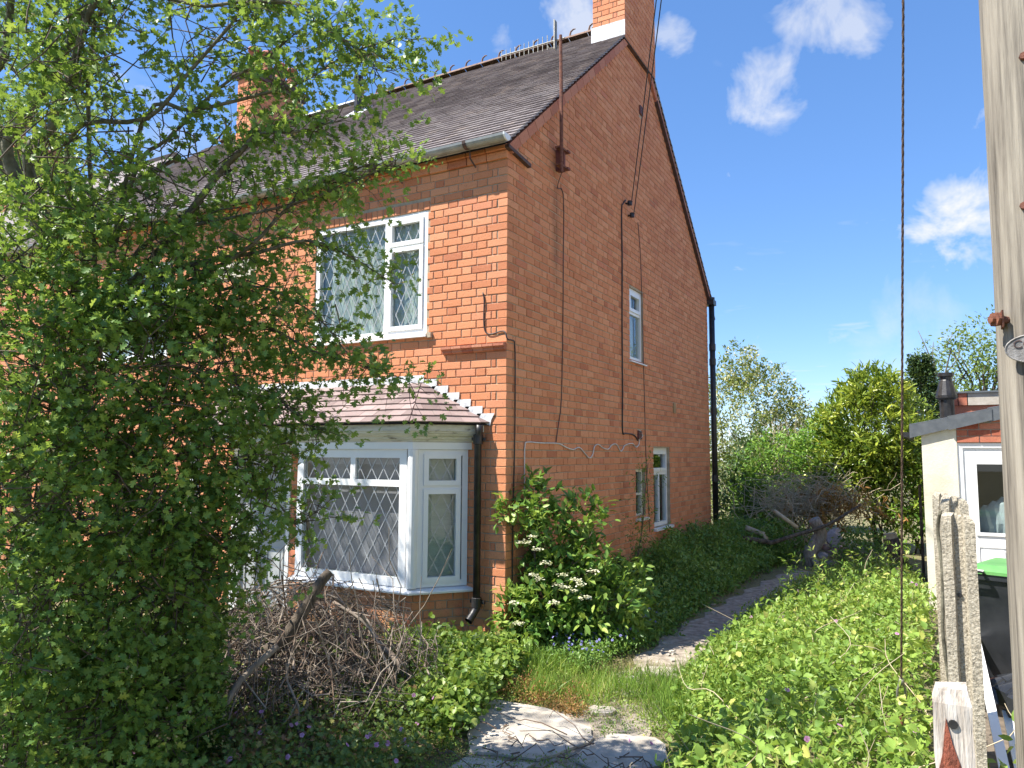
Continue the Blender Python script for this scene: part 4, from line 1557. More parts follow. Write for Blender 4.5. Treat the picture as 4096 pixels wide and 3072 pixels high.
# a lost bracket on the name-stone wall
MB().tube([on_front(497, 560, 0.0), on_front(494, 566, -.05), on_front(489, 574, -.05)], 0.012, 6).build('wall_peg', M['darkiron'], front_wall)

# ------------------------------------------------------------------ white house further along the terrace
wh = empty('rendered_house', (-14, 1, 0), 'white rendered house with red chimney pots, glimpsed behind the hawthorn at far left', 'house')
WF = Fr((-11.0, 0.6, 0), (-1, 0, 0), (0, -1, 0))
ww = MB()
wwin = [(1.0, 2.6, 3.0, 4.3), (4.2, 5.8, 3.0, 4.3), (1.0, 2.6, 0.8, 2.1), (4.2, 5.8, 0.8, 2.1)]
grid_wall(ww, WF, 0, 8, -0.05, 5.0, wwin)
ww.quad((-11, .6, -.05), (-11, 8, -.05), (-11, 8, 5.0), (-11, .6, 5.0))
ww.add([(-11, .6, 5), (-11, 8, 5), (-11, 4.3, 8.2)], [(0, 1, 2)])
ww.build('wall', M['whitewall'], wh)
rr = MB()
rr.prism([(-10.85, 0.3, 4.85), (-19.2, 0.3, 4.85), (-19.2, 4.3, 8.3), (-10.85, 4.3, 8.3)], (0, 0.06, 0.1))
rr.prism([(-10.85, 8.3, 4.85), (-19.2, 8.3, 4.85), (-19.2, 4.3, 8.3), (-10.85, 4.3, 8.3)], (0, -0.06, 0.1))
rr.build('roof', M['tile'], wh)
for R in wwin:
    mb = MB()
    rect_frame(mb, WF, *R, 0.06, -0.10, -0.05)
    w_ = mb.build('window', M['upvc'], wh)
    MB().quad(WF.p(R[0], -.09, R[2]), WF.p(R[1], -.09, R[2]), WF.p(R[1], -.09, R[3]), WF.p(R[0], -.09, R[3])).build('pane', M['slate'], w_)
c2 = MB()
c2.bx(-16.9, -16.2, 3.6, 5.0, 7.6, 9.6)
c2 = c2.build('chimney', M['verge'], wh)
for yy in (3.85, 4.3, 4.75):
    pot(-16.55, yy, 9.6, 0.55, c2, 0.14)

# ------------------------------------------------------------------ hawthorn
haw = empty('hawthorn_tree', (-1.0, -3.7, 0), 'large unkempt hawthorn with lobed green leaves filling the left of the view', 'tree')
hb = MB()


def PX(lst, d0, d1):
    n = len(lst)
    return [at(x, y, d0 + (d1 - d0) * i / max(1, n - 1)) for i, (x, y) in enumerate(lst)]


base = v3((-1.0, -3.7, 0.0))
limbs = [
    ([(20, 359), (68, 239), (113, 164), (154, 85), (191, 17), (215, -60)], 3.9, 3.7, 0.030, 0.017),
    ([(62, 369), (113, 273), (144, 191), (164, 120), (191, 34), (230, -60)], 3.8, 3.6, 0.026, 0.014),
    ([(-10, 340), (41, 267), (113, 164), (170, 30)], 4.0, 3.9, 0.022, 0.012),
    ([(-20, 250), (10, 120), (22, 20), (30, -60)], 3.9, 3.8, 0.026, 0.015),
    ([(145, 308), (318, 256), (410, 154), (506, 44), (545, -10)], 3.8, 3.7, 0.014, 0.006),
    ([(290, 376), (362, 300), (472, 191), (574, 126), (640, 70)], 3.8, 3.7, 0.012, 0.004),
    ([(330, 560), (434, 427), (478, 369), (523, 325), (560, 290), (649, 284), (718, 263)], 3.9, 3.7, 0.022, 0.004),
    ([(308, 263), (420, 239), (560, 205), (649, 178), (718, 137), (780, 105), (880, 78)], 3.8, 3.6, 0.011, 0.0025),
    ([(205, 44), (444, 14), (530, 4), (632, 7), (700, 51), (760, 100), (815, 150)], 3.7, 3.5, 0.009, 0.0022),
    ([(300, 540), (386, 495), (478, 475), (632, 441), (756, 396), (850, 350)], 3.9, 3.9, 0.013, 0.003),
    ([(330, 600), (470, 560), (560, 545), (660, 520), (740, 545), (850, 612)], 3.9, 4.0, 0.016, 0.0022),
    ([(500, 560), (600, 470), (650, 420), (720, 380), (800, 355)], 3.9, 3.9, 0.011, 0.003),
    ([(420, 700), (560, 700), (680, 760), (780, 785), (905, 832)], 4.0, 4.2, 0.012, 0.002),
    ([(420, 640), (560, 620), (680, 680), (760, 775), (800, 800)], 4.0, 4.1, 0.010, 0.002),
    ([(420, 860), (520, 850), (600, 870), (650, 900), (690, 950)], 4.0, 4.1, 0.008, 0.002),
    ([(100, 1150), (200, 1050), (330, 1000), (450, 990), (600, 1010)], 4.0, 4.0, 0.014, 0.003),
    ([(60, 1350), (150, 1200), (260, 1160), (420, 1150), (560, 1200)], 4.1, 3.9, 0.014, 0.003),
    ([(60, 900), (150, 780), (300, 690), (420, 640)], 4.1, 4.0, 0.022, 0.010),
    ([(90, 1200), (60, 1100), (50, 980), (10, 850)], 4.1, 3.9, 0.025, 0.012),
    ([(500, 1060), (590, 1080), (640, 1130), (690, 1100)], 4.1, 4.2, 0.006, 0.002),
]
forks = [at(95, 1050, 4.15), at(150, 800, 4.1), at(60, 900, 4.1), at(210, 700, 4.05)]
for i, ft in enumerate(forks):
    hb.tube(smooth_path([base + v3((0.06 * i - .1, .05 * (i % 2), 0)), base * .6 + ft * .4 + v3((.03, .02, 0)), ft], 5), np.linspace(0.07, 0.034, 11), 8)
bl = []
for pts, d0, d1, r0, r1 in limbs:
    P_ = PX(pts, d0, d1)
    st = min(forks, key=lambda q: np.linalg.norm(q - P_[0]) + (5 if q[2] > P_[0][2] + .3 else 0))
    full = [st] + P_
    sp_ = smooth_path(full, 4)
    hb.tube(sp_, np.linspace(max(r0, 0.01) * 1.15, r1, len(sp_)), 6)
    bl.append(smooth_path(P_, 5))
hb.build('trunk', M['greybark'], haw, smooth=True)

masses = [(60, 1560, 3.4, 170), (210, 1560, 3.5, 180), (330, 1500, 3.7, 130), (100, 1300, 3.4, 190), (280, 1280, 3.6, 180), (410, 1270, 3.8, 130), (430, 1150, 3.8, 130), (515, 1110, 3.9, 95),
          (80, 1050, 3.4, 190), (260, 1020, 3.6, 190), (430, 990, 3.8, 160), (545, 960, 4.0, 85), (100, 790, 3.4, 190), (300, 790, 3.6, 190), (470, 800, 3.9, 140), (590, 830, 4.1, 90),
          (80, 570, 3.5, 160), (260, 590, 3.7, 170), (430, 610, 3.9, 140), (550, 660, 4.0, 100), (640, 720, 4.2, 70), (370, 1600, 3.6, 70)]
sparse = [(60, 320, 3.4, 150), (220, 330, 3.6, 160), (380, 350, 3.8, 130), (500, 340, 3.9, 100), (600, 240, 4.0, 70), (80, 90, 3.4, 140), (250, 90, 3.6, 150), (420, 70, 3.8, 120), (540, 110, 3.9, 80),
          (600, 430, 4.0, 95), (500, 470, 4.0, 110), (150, 440, 3.5, 120), (330, 450, 3.7, 120), (690, 280, 4.0, 50), (780, 330, 4.0, 35), (820, 330, 4, 30), (720, 730, 4.2, 45), (600, 520, 4.0, 60)]
outside = [(-210, 850, 3.7, 260, .0028), (-220, 350, 3.7, 240, .0016), (-180, 1450, 3.6, 240, .0028), (90, -190, 3.7, 190, .0012), (330, -160, 3.8, 160, .0010), (-450, 600, 4.2, 260, .0015), (-420, 50, 4.4, 280, .0015),
           (-150, -350, 4.3, 300, .0012)]
B_, D_, TT, m_ = [], [], [], []
twl = []
for lst, dens in ((masses, .0064), (sparse, .0016), (outside, None)):
    for it in lst:
        px, py, dep, r = it[:4]
        k = int(r * r * (dens if dens else it[4]))
        c_ = at(px, py, dep)
        R_ = r * dep / 1593
        P_, d_ = in_ellipsoid(k, c_, (R_, R_ * 1.05, R_), 0.15)
        dd = d_ * 0.7 + rvec(k) * 0.6 + np.array((0.1, -0.05, 0.12))
        B_.append(P_)
        D_.append(dd)
        hue = np.clip(rng.beta(1.6, 2.6, k) + (rng.uniform(0, 1, k) > .9) * .35 + rng.normal() * .06, 0, 1)
        TT.append(hue)
        for j in range(0, k, 2 if dens != .0064 else 4):
            inner = P_[j] - nrm(dd[j:j + 1])[0] * rng.uniform(.15, .45)
            twl.append((wander(inner, P_[j] + nrm(dd[j:j + 1])[0] * .1, 4, .07), .0045, .0014))
for sp_ in bl:
    sp_ = np.array(sp_)
    n_ = len(sp_)
    for i in range(int(n_ * .3), n_):
        for _ in range(3):
            p_ = sp_[i] + rng.normal(size=3) * .008
            d_ = unit(sp_[min(i + 1, n_ - 1)] - sp_[max(i - 1, 0)]) * .6 + rng.normal(size=3) * .6
            L_ = rng.uniform(.03, .16) if rng.random() < .75 else rng.uniform(.15, .3)
            e_ = p_ + unit(d_) * L_
            if L_ > .05:
                twl.append((wander(p_, e_, 4, .06), .003, .001))
            B_.append(e_[None])
            D_.append(np.array(d_)[None])
            TT.append(np.array([rng.beta(2, 2)]))
# foliage high on the left, out of view, that dapples the bay window
for c_, r_, k in (((-3.6, -2.6, 4.9), .75, 260), ((-2.7, -3.0, 4.6), .7, 240), ((-4.3, -2.2, 4.2), .8, 260), ((-3.3, -2.4, 3.9), .6, 160), ((-2.3, -3.2, 3.6), .7, 200)):
    P_, d_ = in_ellipsoid(k, c_, (r_, r_, r_), .1)
    B_.append(P_)
    D_.append(d_ + rvec(k) * .5)
    TT.append(rng.beta(2, 2, k))
B_, D_, TT = np.concatenate(B_), np.concatenate(D_), np.concatenate(TT)
# keep clear of anything closer than 2.2 m to the camera
keep = ((B_ - CAM) @ FW) > 2.3
B_, D_, TT = B_[keep], D_[keep], TT[keep]
P, D, Nn, S, T = sprigs(B_, D_, .11, 9, .040, .024, .75, .55, TT, .14)
dep = (P - CAM) @ FW
pxs = (2048 + FPX * ((P - CAM) @ RT) / dep) / K
pys = (1536 - FPX * ((P - CAM) @ UP) / dep) / K
ok = (dep > 2.2) & (pxs > 10) & (pxs < 900) & (pys > 10) & (pys < 1650)
order = np.argsort(-(S / dep) * ok)[:300]
mask_ = np.ones(len(P), bool)
mask_[order] = False
crown = leafcloud('crown', T_HAW, P[mask_], D[mask_], Nn[mask_], S[mask_], T[mask_], M['haw'], haw, kind='stuff')
lme = np_mesh('leaf', T_HAW[0], T_HAW[1], np.zeros(len(T_HAW[0])))
lme.materials.append(M['haw_o'])
Dn = nrm(D)
Xn = nrm(np.cross(Dn, Nn))
Zn = np.cross(Xn, Dn)
for i in order:
    s = S[i]
    mtx = Matrix([[Xn[i][r] * s, Dn[i][r] * s, Zn[i][r] * s, P[i][r]] for r in range(3)] + [[0, 0, 0, 1]])
    obj('leaf', lme, None, crown, mtx)
twig_mesh('twigs', twl, M['bark'], haw, 4, kind='stuff')
# spent blossom clusters
sel = rng.choice(len(B_), 420, replace=False)
P, D, Nn, S, T = sprigs(B_[sel] + D_[sel] * .05, D_[sel], .05, 9, .011, .022, .5, .3)
leafcloud('blossom', T_PETAL, P, D, Nn, S, T, M['spent'], haw, kind='stuff')

# ------------------------------------------------------------------ generic bush


def bush(name, label, cat, ell, tmpl, size, mat, m=8, L=.12, shell=.4, up=.7, fwd=.6, jit=.03, stems=0, base=None, stem_mat='bark', tintf=None, group=None, dirbias=(0, 0, .15), tj=.18):
    c0 = v3(ell[0][0])
    root = empty(name, (c0[0], c0[1], 0) if base is None else base, label, cat, group)
    Bs, Ds = [], []
    for c, r, k in ell:
        P_, d_ = in_ellipsoid(k, c, r, shell)
        P_[:, 2] = np.abs(P_[:, 2] - .03) + .03
        Bs.append(P_)
        Ds.append(d_ * .6 + rvec(k) * .6 + np.array(dirbias))
    Bs, Ds = np.concatenate(Bs), np.concatenate(Ds)
    tint = rng.uniform(0, 1, len(Bs)) if tintf is None else tintf(Bs)
    P_, D2, N2, S2, T2 = sprigs(Bs, Ds, L, m, size, jit, up, fwd, tint, tj)
    leafcloud('crown', tmpl, P_, D2, N2, S2, T2, M[mat], root, kind='stuff')
    if stems:
        sm_ = MB()
        bb = v3(root.location)
        for i in range(stems):
            tgt = Bs[rng.integers(len(Bs))]
            off = rng.normal(size=3) * .06
            off[2] = 0
            sm_.tube(wander(bb + off, tgt, 6, .05), np.linspace(.02, .004, 6), 6)
        for j in rng.choice(len(Bs), min(len(Bs), 14 * stems), replace=False):
            inner = Bs[j] * .75 + (bb + v3((0, 0, .4 * Bs[j][2]))) * .25
            sm_.tube(wander(inner, Bs[j] + nrm(Ds[j:j + 1])[0] * L, 4, .06), np.linspace(.006, .002, 4), 4)
        sm_.build('trunk', M[stem_mat], root, smooth=True)
    return root, Bs, Ds


# small-leaved conifer under the hawthorn
ce = []
for (px, py, d, r, rz) in ((330, 1330, 4.3, 150, .55), (400, 1420, 4.2, 60, .5), (440, 1560, 4.0, 30, .25), (300, 1560, 4.1, 120, .3)):
    c_ = at(px, py, d)
    ce.append((c_, (r * d / 1593, r * d / 1593, rz), int(r * 5)))
bush('conifer_shrub', 'dense dark green conifer shrub with yellow-green tips low among the hawthorn', 'shrub', ce, T_DIA, .028, 'conif', 22, .10, .7, .2, 1.2, .012, 4, dirbias=(0, 0, .9))

# elder at the house corner
el = [((.34, .38, .42), (.30, .34, .42), 190), ((.62, .62, .32), (.40, .42, .34), 210), ((.30, .36, .95), (.20, .25, .36), 85), ((.20, .28, 1.36), (.10, .12, .20), 26),
      ((.12, .05, 1.22), (.18, .12, .10), 40), ((.50, .55, 1.15), (.20, .16, .20), 46), ((.42, .5, .75), (.33, .3, .26), 120), ((.16, .0, .30), (.16, .13, .28), 70), ((.85, .85, .5), (.2, .2, .25), 60)]
elder, eB, eD = bush('elder_bush', 'leafy elder with flat cream flower heads growing against the house corner', 'bush', el, T_OVAL, .085, 'elder', 7, .13, .35, .8, .7, .03, 5, (.25, .3, 0), tj=.16)
spots = [(1075, 1092), (1150, 1158), (1130, 1170), (1160, 1185), (1150, 1240), (1165, 1250), (1205, 1262), (1222, 1268), (1240, 1275), (1255, 1262), (1265, 1290), (1240, 1250), (1108, 1300), (1120, 1345), (1196, 1300), (1180, 1215), (1215, 1240), (1250, 1255), (1085, 1085), (1278, 1232)]
for i, (px, py) in enumerate(spots):
    d_ = ray(px, py)
    tt = (0.42 + 0.3 * random.random() + max(0, (px - 1150) / 260) - CAM[0]) / d_[0] if px > 1100 else (0.1 - CAM[1]) / d_[1] - .1
    c_ = CAM + d_ * min(tt, 7.6)
    k = 34
    a = rng.uniform(0, 6.28, k)
    r_ = np.sqrt(rng.uniform(0, 1, k)) * rng.uniform(.03, .055)
    P_ = c_ + np.stack([r_ * np.cos(a), r_ * np.sin(a), rng.normal(size=k) * .006 - r_ * .1], 1)
    leafcloud('flower_head', T_PETAL, P_, rng.normal(size=(k, 3)) * np.array((1, 1, .2)), np.tile([0, 0, 1.], (k, 1)) + rng.normal(size=(k, 3)) * .3, np.full(k, .016), rng.uniform(0, 1, k), M['flower_cream'], elder)

# thin sapling beside the narrow window
sp_root = empty('sapling', (.30, 3.55, 0), 'thin feathery sapling standing before the narrow gable windows', 'sapling')
stem = [v3((.30, 3.55, 0)), on_side(1378, 1240, .30), on_side(1386, 1150, .30), on_side(1392, 1080, .3), on_side(1400, 1000, .3)]
MB().tube(smooth_path(stem, 4), np.linspace(.014, .004, 17), 6).build('trunk', M['bark'], sp_root, smooth=True)
spp = np.array(smooth_path(stem, 14))
sel = spp[rng.integers(int(len(spp) * .3), len(spp), 110)]
P, D, Nn, S, T = sprigs(sel, rvec(110) + np.array((0, 0, .3)), .24, 8, .045, .025, .8, .8)
leafcloud('crown', T_LONG, P, D, Nn, S, T, M['parsley'], sp_root, kind='stuff')

# ivy column on the gable
iv = empty('ivy', (.05, 2.75, 0), 'narrow column of dark ivy climbing the foot of the gable', 'ivy')
k = 700
zz = rng.uniform(0, .52, k)
P = np.stack([rng.uniform(.01, .06, k), 2.78 + rng.normal(size=k) * (.10 - .08 * zz), zz], 1)
leafcloud('crown', T_BROAD, P, rng.normal(size=(k, 3)) + np.array((.2, 0, -.4)), np.tile([1., 0, .3], (k, 1)) + rng.normal(size=(k, 3)) * .4, rng.uniform(.03, .06, k), rng.uniform(0, 1, k), M['ivy'], iv, kind='stuff')
MB().tube([(.02, 2.78, 0), (.02, 2.8, .3), (.02, 2.76, .5)], [.012, .008, .004], 6).build('trunk', M['bark'], iv)


# ------------------------------------------------------------------ ground cover
def vnoise(x, y, s, seed=0):
    xi, yi = np.floor(x / s).astype(int), np.floor(y / s).astype(int)
    fx, fy = x / s - xi, y / s - yi
    fx, fy = fx * fx * (3 - 2 * fx), fy * fy * (3 - 2 * fy)

    def h(a, b):
        v = np.sin(a * 127.1 + b * 311.7 + seed * 74.7) * 43758.5453
        return v - np.floor(v)
    return (h(xi, yi) * (1 - fx) + h(xi + 1, yi) * fx) * (1 - fy) + (h(xi, yi + 1) * (1 - fx) + h(xi + 1, yi + 1) * fx) * fy


def in_poly(x, y, poly):
    c = np.zeros(len(x), bool)
    n = len(poly)
    for i in range(n):
        x1, y1 = poly[i]
        x2, y2 = poly[(i + 1) % n]
        cond = ((y1 > y) != (y2 > y)) & (x < (x2 - x1) * (y - y1) / (y2 - y1 + 1e-12) + x1)
        c ^= cond
    return c


def scatter(poly, n):
    xs, ys = [p[0] for p in poly], [p[1] for p in poly]
    x, y = rng.uniform(min(xs), max(xs), n * 3), rng.uniform(min(ys), max(ys), n * 3)
    k = in_poly(x, y, poly)
    return x[k][:n], y[k][:n]


def cover(name, label, cat, poly, n, hfun, tmpl, size, mat, m=5, up=.9, fwd=.3, jit=.05, tj=.15, stems=None, tseed=1):
    x, y = scatter(poly, n)
    h = hfun(x, y)
    k = h > .005
    x, y, h = x[k], y[k], h[k]
    z = h * np.sqrt(rng.uniform(.02, 1, len(x)))
    Bq = np.stack([x, y, z], 1)
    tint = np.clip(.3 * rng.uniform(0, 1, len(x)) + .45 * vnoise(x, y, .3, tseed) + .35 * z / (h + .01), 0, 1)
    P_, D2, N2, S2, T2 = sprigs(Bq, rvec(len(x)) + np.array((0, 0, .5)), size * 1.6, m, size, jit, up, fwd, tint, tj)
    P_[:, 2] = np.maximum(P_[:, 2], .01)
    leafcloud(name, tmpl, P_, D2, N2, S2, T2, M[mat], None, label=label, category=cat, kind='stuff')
    return x, y, h


def path_x(y):
    return np.interp(y, [p[1] for p in pc], [p[0] for p in pc])


def path_w(y):
    return np.interp(y, [p[1] for p in pc], pw)


# bramble and nettle patch between path and fence
def h_br(x, y):
    e = x - path_x(y) - path_w(y) - .08
    h = np.clip(e * .55, 0, .42) * (.6 + .8 * vnoise(x, y, .45, 3)) + .05
    h = h * np.clip((e + .05) * 6, 0, 1)
    slabz = np.clip(1 - np.hypot((x - 1.8) / .38, (y + 1.75) / .5), 0, 1)
    return np.clip(h - slabz * .5, 0, .62) * np.interp(y, [2.0, 4.0, 7.0], [1, .45, .4]) * np.where((y < -1.0) & (x < 2.05), .55, 1)


br_poly = [(1.55, -2.9), (3.28, -3.1), (3.32, 1), (3.3, 3.7), (3.1, 6.8), (2.1, 6.6), (1.9, 4), (1.6, 1), (1.6, -.5)]
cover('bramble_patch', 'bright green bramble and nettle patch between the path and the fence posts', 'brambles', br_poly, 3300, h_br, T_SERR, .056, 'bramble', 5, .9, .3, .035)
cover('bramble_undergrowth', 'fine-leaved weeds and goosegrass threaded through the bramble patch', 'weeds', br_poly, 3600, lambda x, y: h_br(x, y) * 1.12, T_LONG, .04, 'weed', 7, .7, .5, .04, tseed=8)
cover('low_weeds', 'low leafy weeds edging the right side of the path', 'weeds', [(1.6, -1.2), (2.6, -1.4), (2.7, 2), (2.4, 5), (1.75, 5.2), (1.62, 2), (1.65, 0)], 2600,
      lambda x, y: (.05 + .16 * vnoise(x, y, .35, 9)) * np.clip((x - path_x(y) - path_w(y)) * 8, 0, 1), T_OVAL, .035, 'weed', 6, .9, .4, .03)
# tall weed stems and dry canes in the patch
tw = []
x, y = scatter(br_poly, 90)
for a, b in zip(x, y):
    h0 = float(h_br(np.array([a]), np.array([b]))[0])
    if h0 < .1:
        continue
    d_ = rng.normal(size=3) * np.array((.4, .4, .15))
    tw.append((smooth_path(wander((a, b, h0 * .3), v3((a, b, h0 + .10)) + d_ * .8, 4, .12), 4), .0035, .0015))
twig_mesh('bramble_canes', tw, M['straw'], None, 5, label='pale dry canes arching through the bramble patch', category='canes', kind='stuff')
st_b, st_d = [], []
for _ in range(46):
    a, b = rng.uniform(2.1, 3.2), rng.uniform(1.0, 4.6)
    h0 = rng.uniform(.5, .85)
    for i in range(9):
        st_b.append((a + rng.normal() * .015, b + rng.normal() * .015, h0 * (.25 + .085 * i)))
        th = rng.uniform(0, 6.28)
        st_d.append((math.cos(th), math.sin(th), .6))
P, D, Nn, S, T = sprigs(np.array(st_b), np.array(st_d), .06, 5, .05, .01, .7, .9)
leafcloud('nettles', T_LONG, P, D, Nn, S, T, M['bramble'], None, label='upright pale green nettles and hogweed behind the brambles', category='nettles', kind='stuff')

# cow parsley and goosegrass along the gable
def h_cp(x, y):
    e = path_x(y) - path_w(y) - x
    prof = np.interp(y, [.7, 1.6, 2.6, 3.4, 5, 6.4, 7.4], [.18, .22, .30, .52, .58, .55, .55])
    return np.clip(e * 1.1, 0, 1) * prof * (.7 + .6 * vnoise(x, y, .5, 5))


cp_poly = [(.04, 1.1), (1.05, .8), (1.05, 3.0), (1.15, 5.2), (1.3, 7.3), (.3, 8.0), (.04, 7.6)]
cover('cow_parsley', 'deep green ferny cow parsley massed along the shaded gable wall', 'weeds', cp_poly, 3800, h_cp, T_DIA, .062, 'parsley', 9, .9, .5, .05)
cover('grass_verge', 'low dark weeds and grass at the foot of the elder', 'weeds', [(.0, -.3), (.95, -.35), (1.08, .6), (1.0, 2.2), (.3, 1.8), (.1, .6)], 2300,
      lambda x, y: .04 + .13 * vnoise(x, y, .3, 8), T_OVAL, .032, 'parsley', 7, .9, .4, .03)


def grass(name, label, poly, n, hmin, hmax, mat, clump=.25, lean=.5, cond=None):
    x, y = scatter(poly, n)
    w_ = vnoise(x, y, clump, 21)
    k = rng.uniform(0, 1, len(x)) < np.clip(w_ * 1.5 - .1, .08, 1)
    if cond is not None:
        k &= cond(x, y)
    x, y, w_ = x[k], y[k], w_[k]
    n = len(x)
    P_ = np.stack([x, y, np.zeros(n)], 1)
    D2 = rng.normal(size=(n, 3)) * lean + np.array((0, 0, 1.0))
    D2[:, 2] = np.abs(D2[:, 2]) + .15
    leafcloud(name, T_GRASS, P_, D2, rng.normal(size=(n, 3)) + np.array((0, 0, .3)), rng.uniform(hmin, hmax, n) * (.5 + .8 * w_), np.clip(.15 + .5 * vnoise(x, y, .4, 2) + rng.normal(size=n) * .2, 0, 1), M[mat], None,
              label=label, category='grass', kind='stuff')


def off_slab(x, y):
    s1 = np.hypot((x - 1.05) / .46, (y + 1.62) / .46) > 1
    s2 = np.hypot((x - 1.77) / .27, (y + 1.66) / .34) > 1
    return s1 & s2


grass('path_grass', 'sunlit yellow-green grass in front of the house corner', [(-.2, -.9), (.6, -1.1), (1.3, -1.0), (2.1, -1.2), (2.3, .5), (2.0, 2.5), (1.75, 2.3), (1.7, .6), (1.5, .0), (1.0, -.25), (.2, -.15)], 16000, .08, .2, 'grass', .3, .45, off_slab)
grass('dry_grass', 'flattened straw-coloured grass across the path between the slabs', [(.4, -2.8), (2.6, -2.8), (2.3, -1.0), (1.9, .3), (1.2, .4), (.3, -.4), (.3, -1.6)], 20000, .04, .10, 'drygrass', .35, 1.6, off_slab)
grass('track_grass', 'green grass tufts beside the shaded track', [(1.7, 1.2), (2.3, 1.2), (2.4, 5.6), (1.95, 5.6), (1.78, 3.0)], 6000, .1, .22, 'grass', .3, .4)
cover('moss_weeds', 'tiny yellow-green weeds creeping over the path', 'weeds', [(.3, -2.5), (2.3, -2.6), (2.2, -.6), (1.5, .0), (.3, -.3)], 2600, lambda x, y: np.where(off_slab(x, y), .012 + .05 * np.clip(vnoise(x, y, .25, 4) - .25, 0, 1), 0), T_OVAL, .018, 'weed', 7, 1.0, .3, .03)
cover('red_herbs', 'reddish creeping herbs on the sunny edge of the slabs', 'weeds', [(.45, -1.15), (1.0, -1.15), (1.3, -1.25), (1.1, -.75), (.5, -.7)], 700, lambda x, y: .015 + .05 * vnoise(x, y, .2, 4), T_OVAL, .02, 'redplant', 7, .9, .3, .03)

# shaded front garden: herb robert, ivy-leaved weeds
fg = [(-3.5, -2.0), (-2.2, -3.6), (-.3, -3.9), (.45, -3.6), (.95, -2.9), (.85, -2.1), (.45, -1.5), (.35, -.8), (-.1, -.55), (-.7, -.75), (-2.2, -.7), (-3.4, -.6)]


def h_fg(x, y):
    return .06 + .17 * vnoise(x, y, .4, 6) + .1 * np.clip(vnoise(x, y, .9, 7) - .4, 0, 1)


hx, hy, hh = cover('herb_robert', 'dark ferny herb robert carpeting the shaded front garden', 'weeds', fg, 6000, h_fg, T_HAW, .030, 'herb', 7, .9, .4, .035)
cover('front_weeds', 'bright broad-leaved weeds below the bay window', 'weeds', [(-.75, -.6), (-.1, -.35), (.45, -.35), (.55, -1.1), (.75, -1.6), (.85, -2.1), (.45, -2.0), (.0, -1.2), (-.6, -1.0)], 1500, lambda x, y: .08 + .2 * vnoise(x, y, .35, 11), T_BROAD, .05, 'weed', 5, .9, .4, .04)
cover('leaf_litter', 'brown leaf litter and dead fern at the bottom of the brush pile', 'litter', [(-.6, -3.2), (.35, -3.1), (.3, -2.3), (-.3, -2.2)], 420, lambda x, y: .03 + .05 * vnoise(x, y, .2, 1), T_LONG, .06, 'litter', 7, .9, .3, .05)


def flowers(name, label, P_, size, mat, petals=5):
    n = len(P_)
    a = np.tile(np.arange(petals) * 2 * math.pi / petals, n) + np.repeat(rng.uniform(0, 6, n), petals)
    Nf = np.repeat(nrm(rng.normal(size=(n, 3)) * .5 + np.array((.25, -.6, .7))), petals, 0)
    X = nrm(np.cross(Nf, np.array((0, 0, 1.0)) + 1e-3))
    Y = np.cross(Nf, X)
    Dp = X * np.cos(a)[:, None] + Y * np.sin(a)[:, None]
    leafcloud(name, T_PETAL, np.repeat(P_, petals, 0), Dp, Nf, np.full(n * petals, size), rng.uniform(0, 1, n * petals), M[mat], None, label=label, category='flowers', kind='stuff')


sel = rng.choice(len(hx), 230)
P_ = np.stack([hx[sel], hy[sel], hh[sel] + rng.uniform(.01, .06, 230)], 1)
flowers('pink_flowers', 'small pink herb robert flowers dotted over the shaded weeds', P_, .0135, 'pink')
x, y = scatter([(.35, .0), (.95, -.2), (1.02, .5), (1.0, 1.7), (.75, 1.9), (.6, .8)], 170)
flowers('blue_flowers', 'haze of tiny violet-blue flowers beside the shaded path', np.stack([x, y, .09 + .12 * rng.uniform(0, 1, len(x))], 1), .012, 'blue')
x, y = scatter(br_poly, 46)
flowers('pink_bramble_flowers', 'few pale pink flowers scattered in the bramble patch', np.stack([x, y, h_br(x, y) + .03], 1), .014, 'pink')

# ------------------------------------------------------------------ brush pile
tw, tw2 = [], []
PCt, PRr = v3((-.66, -1.86, .0)), v3((1.05, .98, .80))
for i in range(1700):
    th, ph = rng.uniform(0, 6.283), math.acos(rng.uniform(.0, 1))
    rr_ = rng.uniform(.35, 1.04)
    n_ = v3((math.sin(ph) * math.cos(th), math.sin(ph) * math.sin(th), math.cos(ph)))
    c_ = PCt + n_ * PRr * rr_
    t_ = unit(np.cross(n_, rng.normal(size=3)) + n_ * rng.normal() * .22)
    L_ = rng.uniform(.2, .85)
    a, b = c_ - t_ * L_ / 2, c_ + t_ * L_ / 2
    a[2], b[2] = max(a[2], .01), max(b[2], .01)
    r_ = rng.choice([.0025, .004, .006, .010], p=[.42, .36, .17, .05])
    pts = wander(a, b, 5, .09)
    for q_ in pts:
        q_[2] = max(q_[2], .006)
    (tw if rng.random() < .62 else tw2).append((pts, r_, r_ * .5))
for i in range(46):                                  # sticks standing out of the pile
    c_ = PCt + v3((rng.uniform(-.8, .9), rng.uniform(-.5, .5), rng.uniform(.2, .6)))
    d_ = v3((rng.normal() * .3, rng.normal() * .2, rng.uniform(.25, .65)))
    tw.append((wander(c_, c_ + d_, 4, .05), .005, .002))
bpile = empty('brush_pile', (-.72, -1.72, 0), 'tangled heap of dry grey twigs in front of the bay window', 'brush pile')
twig_mesh('grey_twigs', tw, M['twig'], bpile, 5, kind='stuff')
twig_mesh('brown_twigs', tw2, M['twigred'], bpile, 5, kind='stuff')
lp = smooth_path([at(712, 1235, 5.05), at(690, 1262, 5.0), at(655, 1320, 4.92), at(610, 1385, 4.85), at(575, 1410, 4.8)], 4)
MB().tube(lp, np.linspace(.032, .050, len(lp)), 9).build('broken_log', M['bark'], smooth=True, label='thick dark broken log leaning on the brush pile below the bay', category='log')
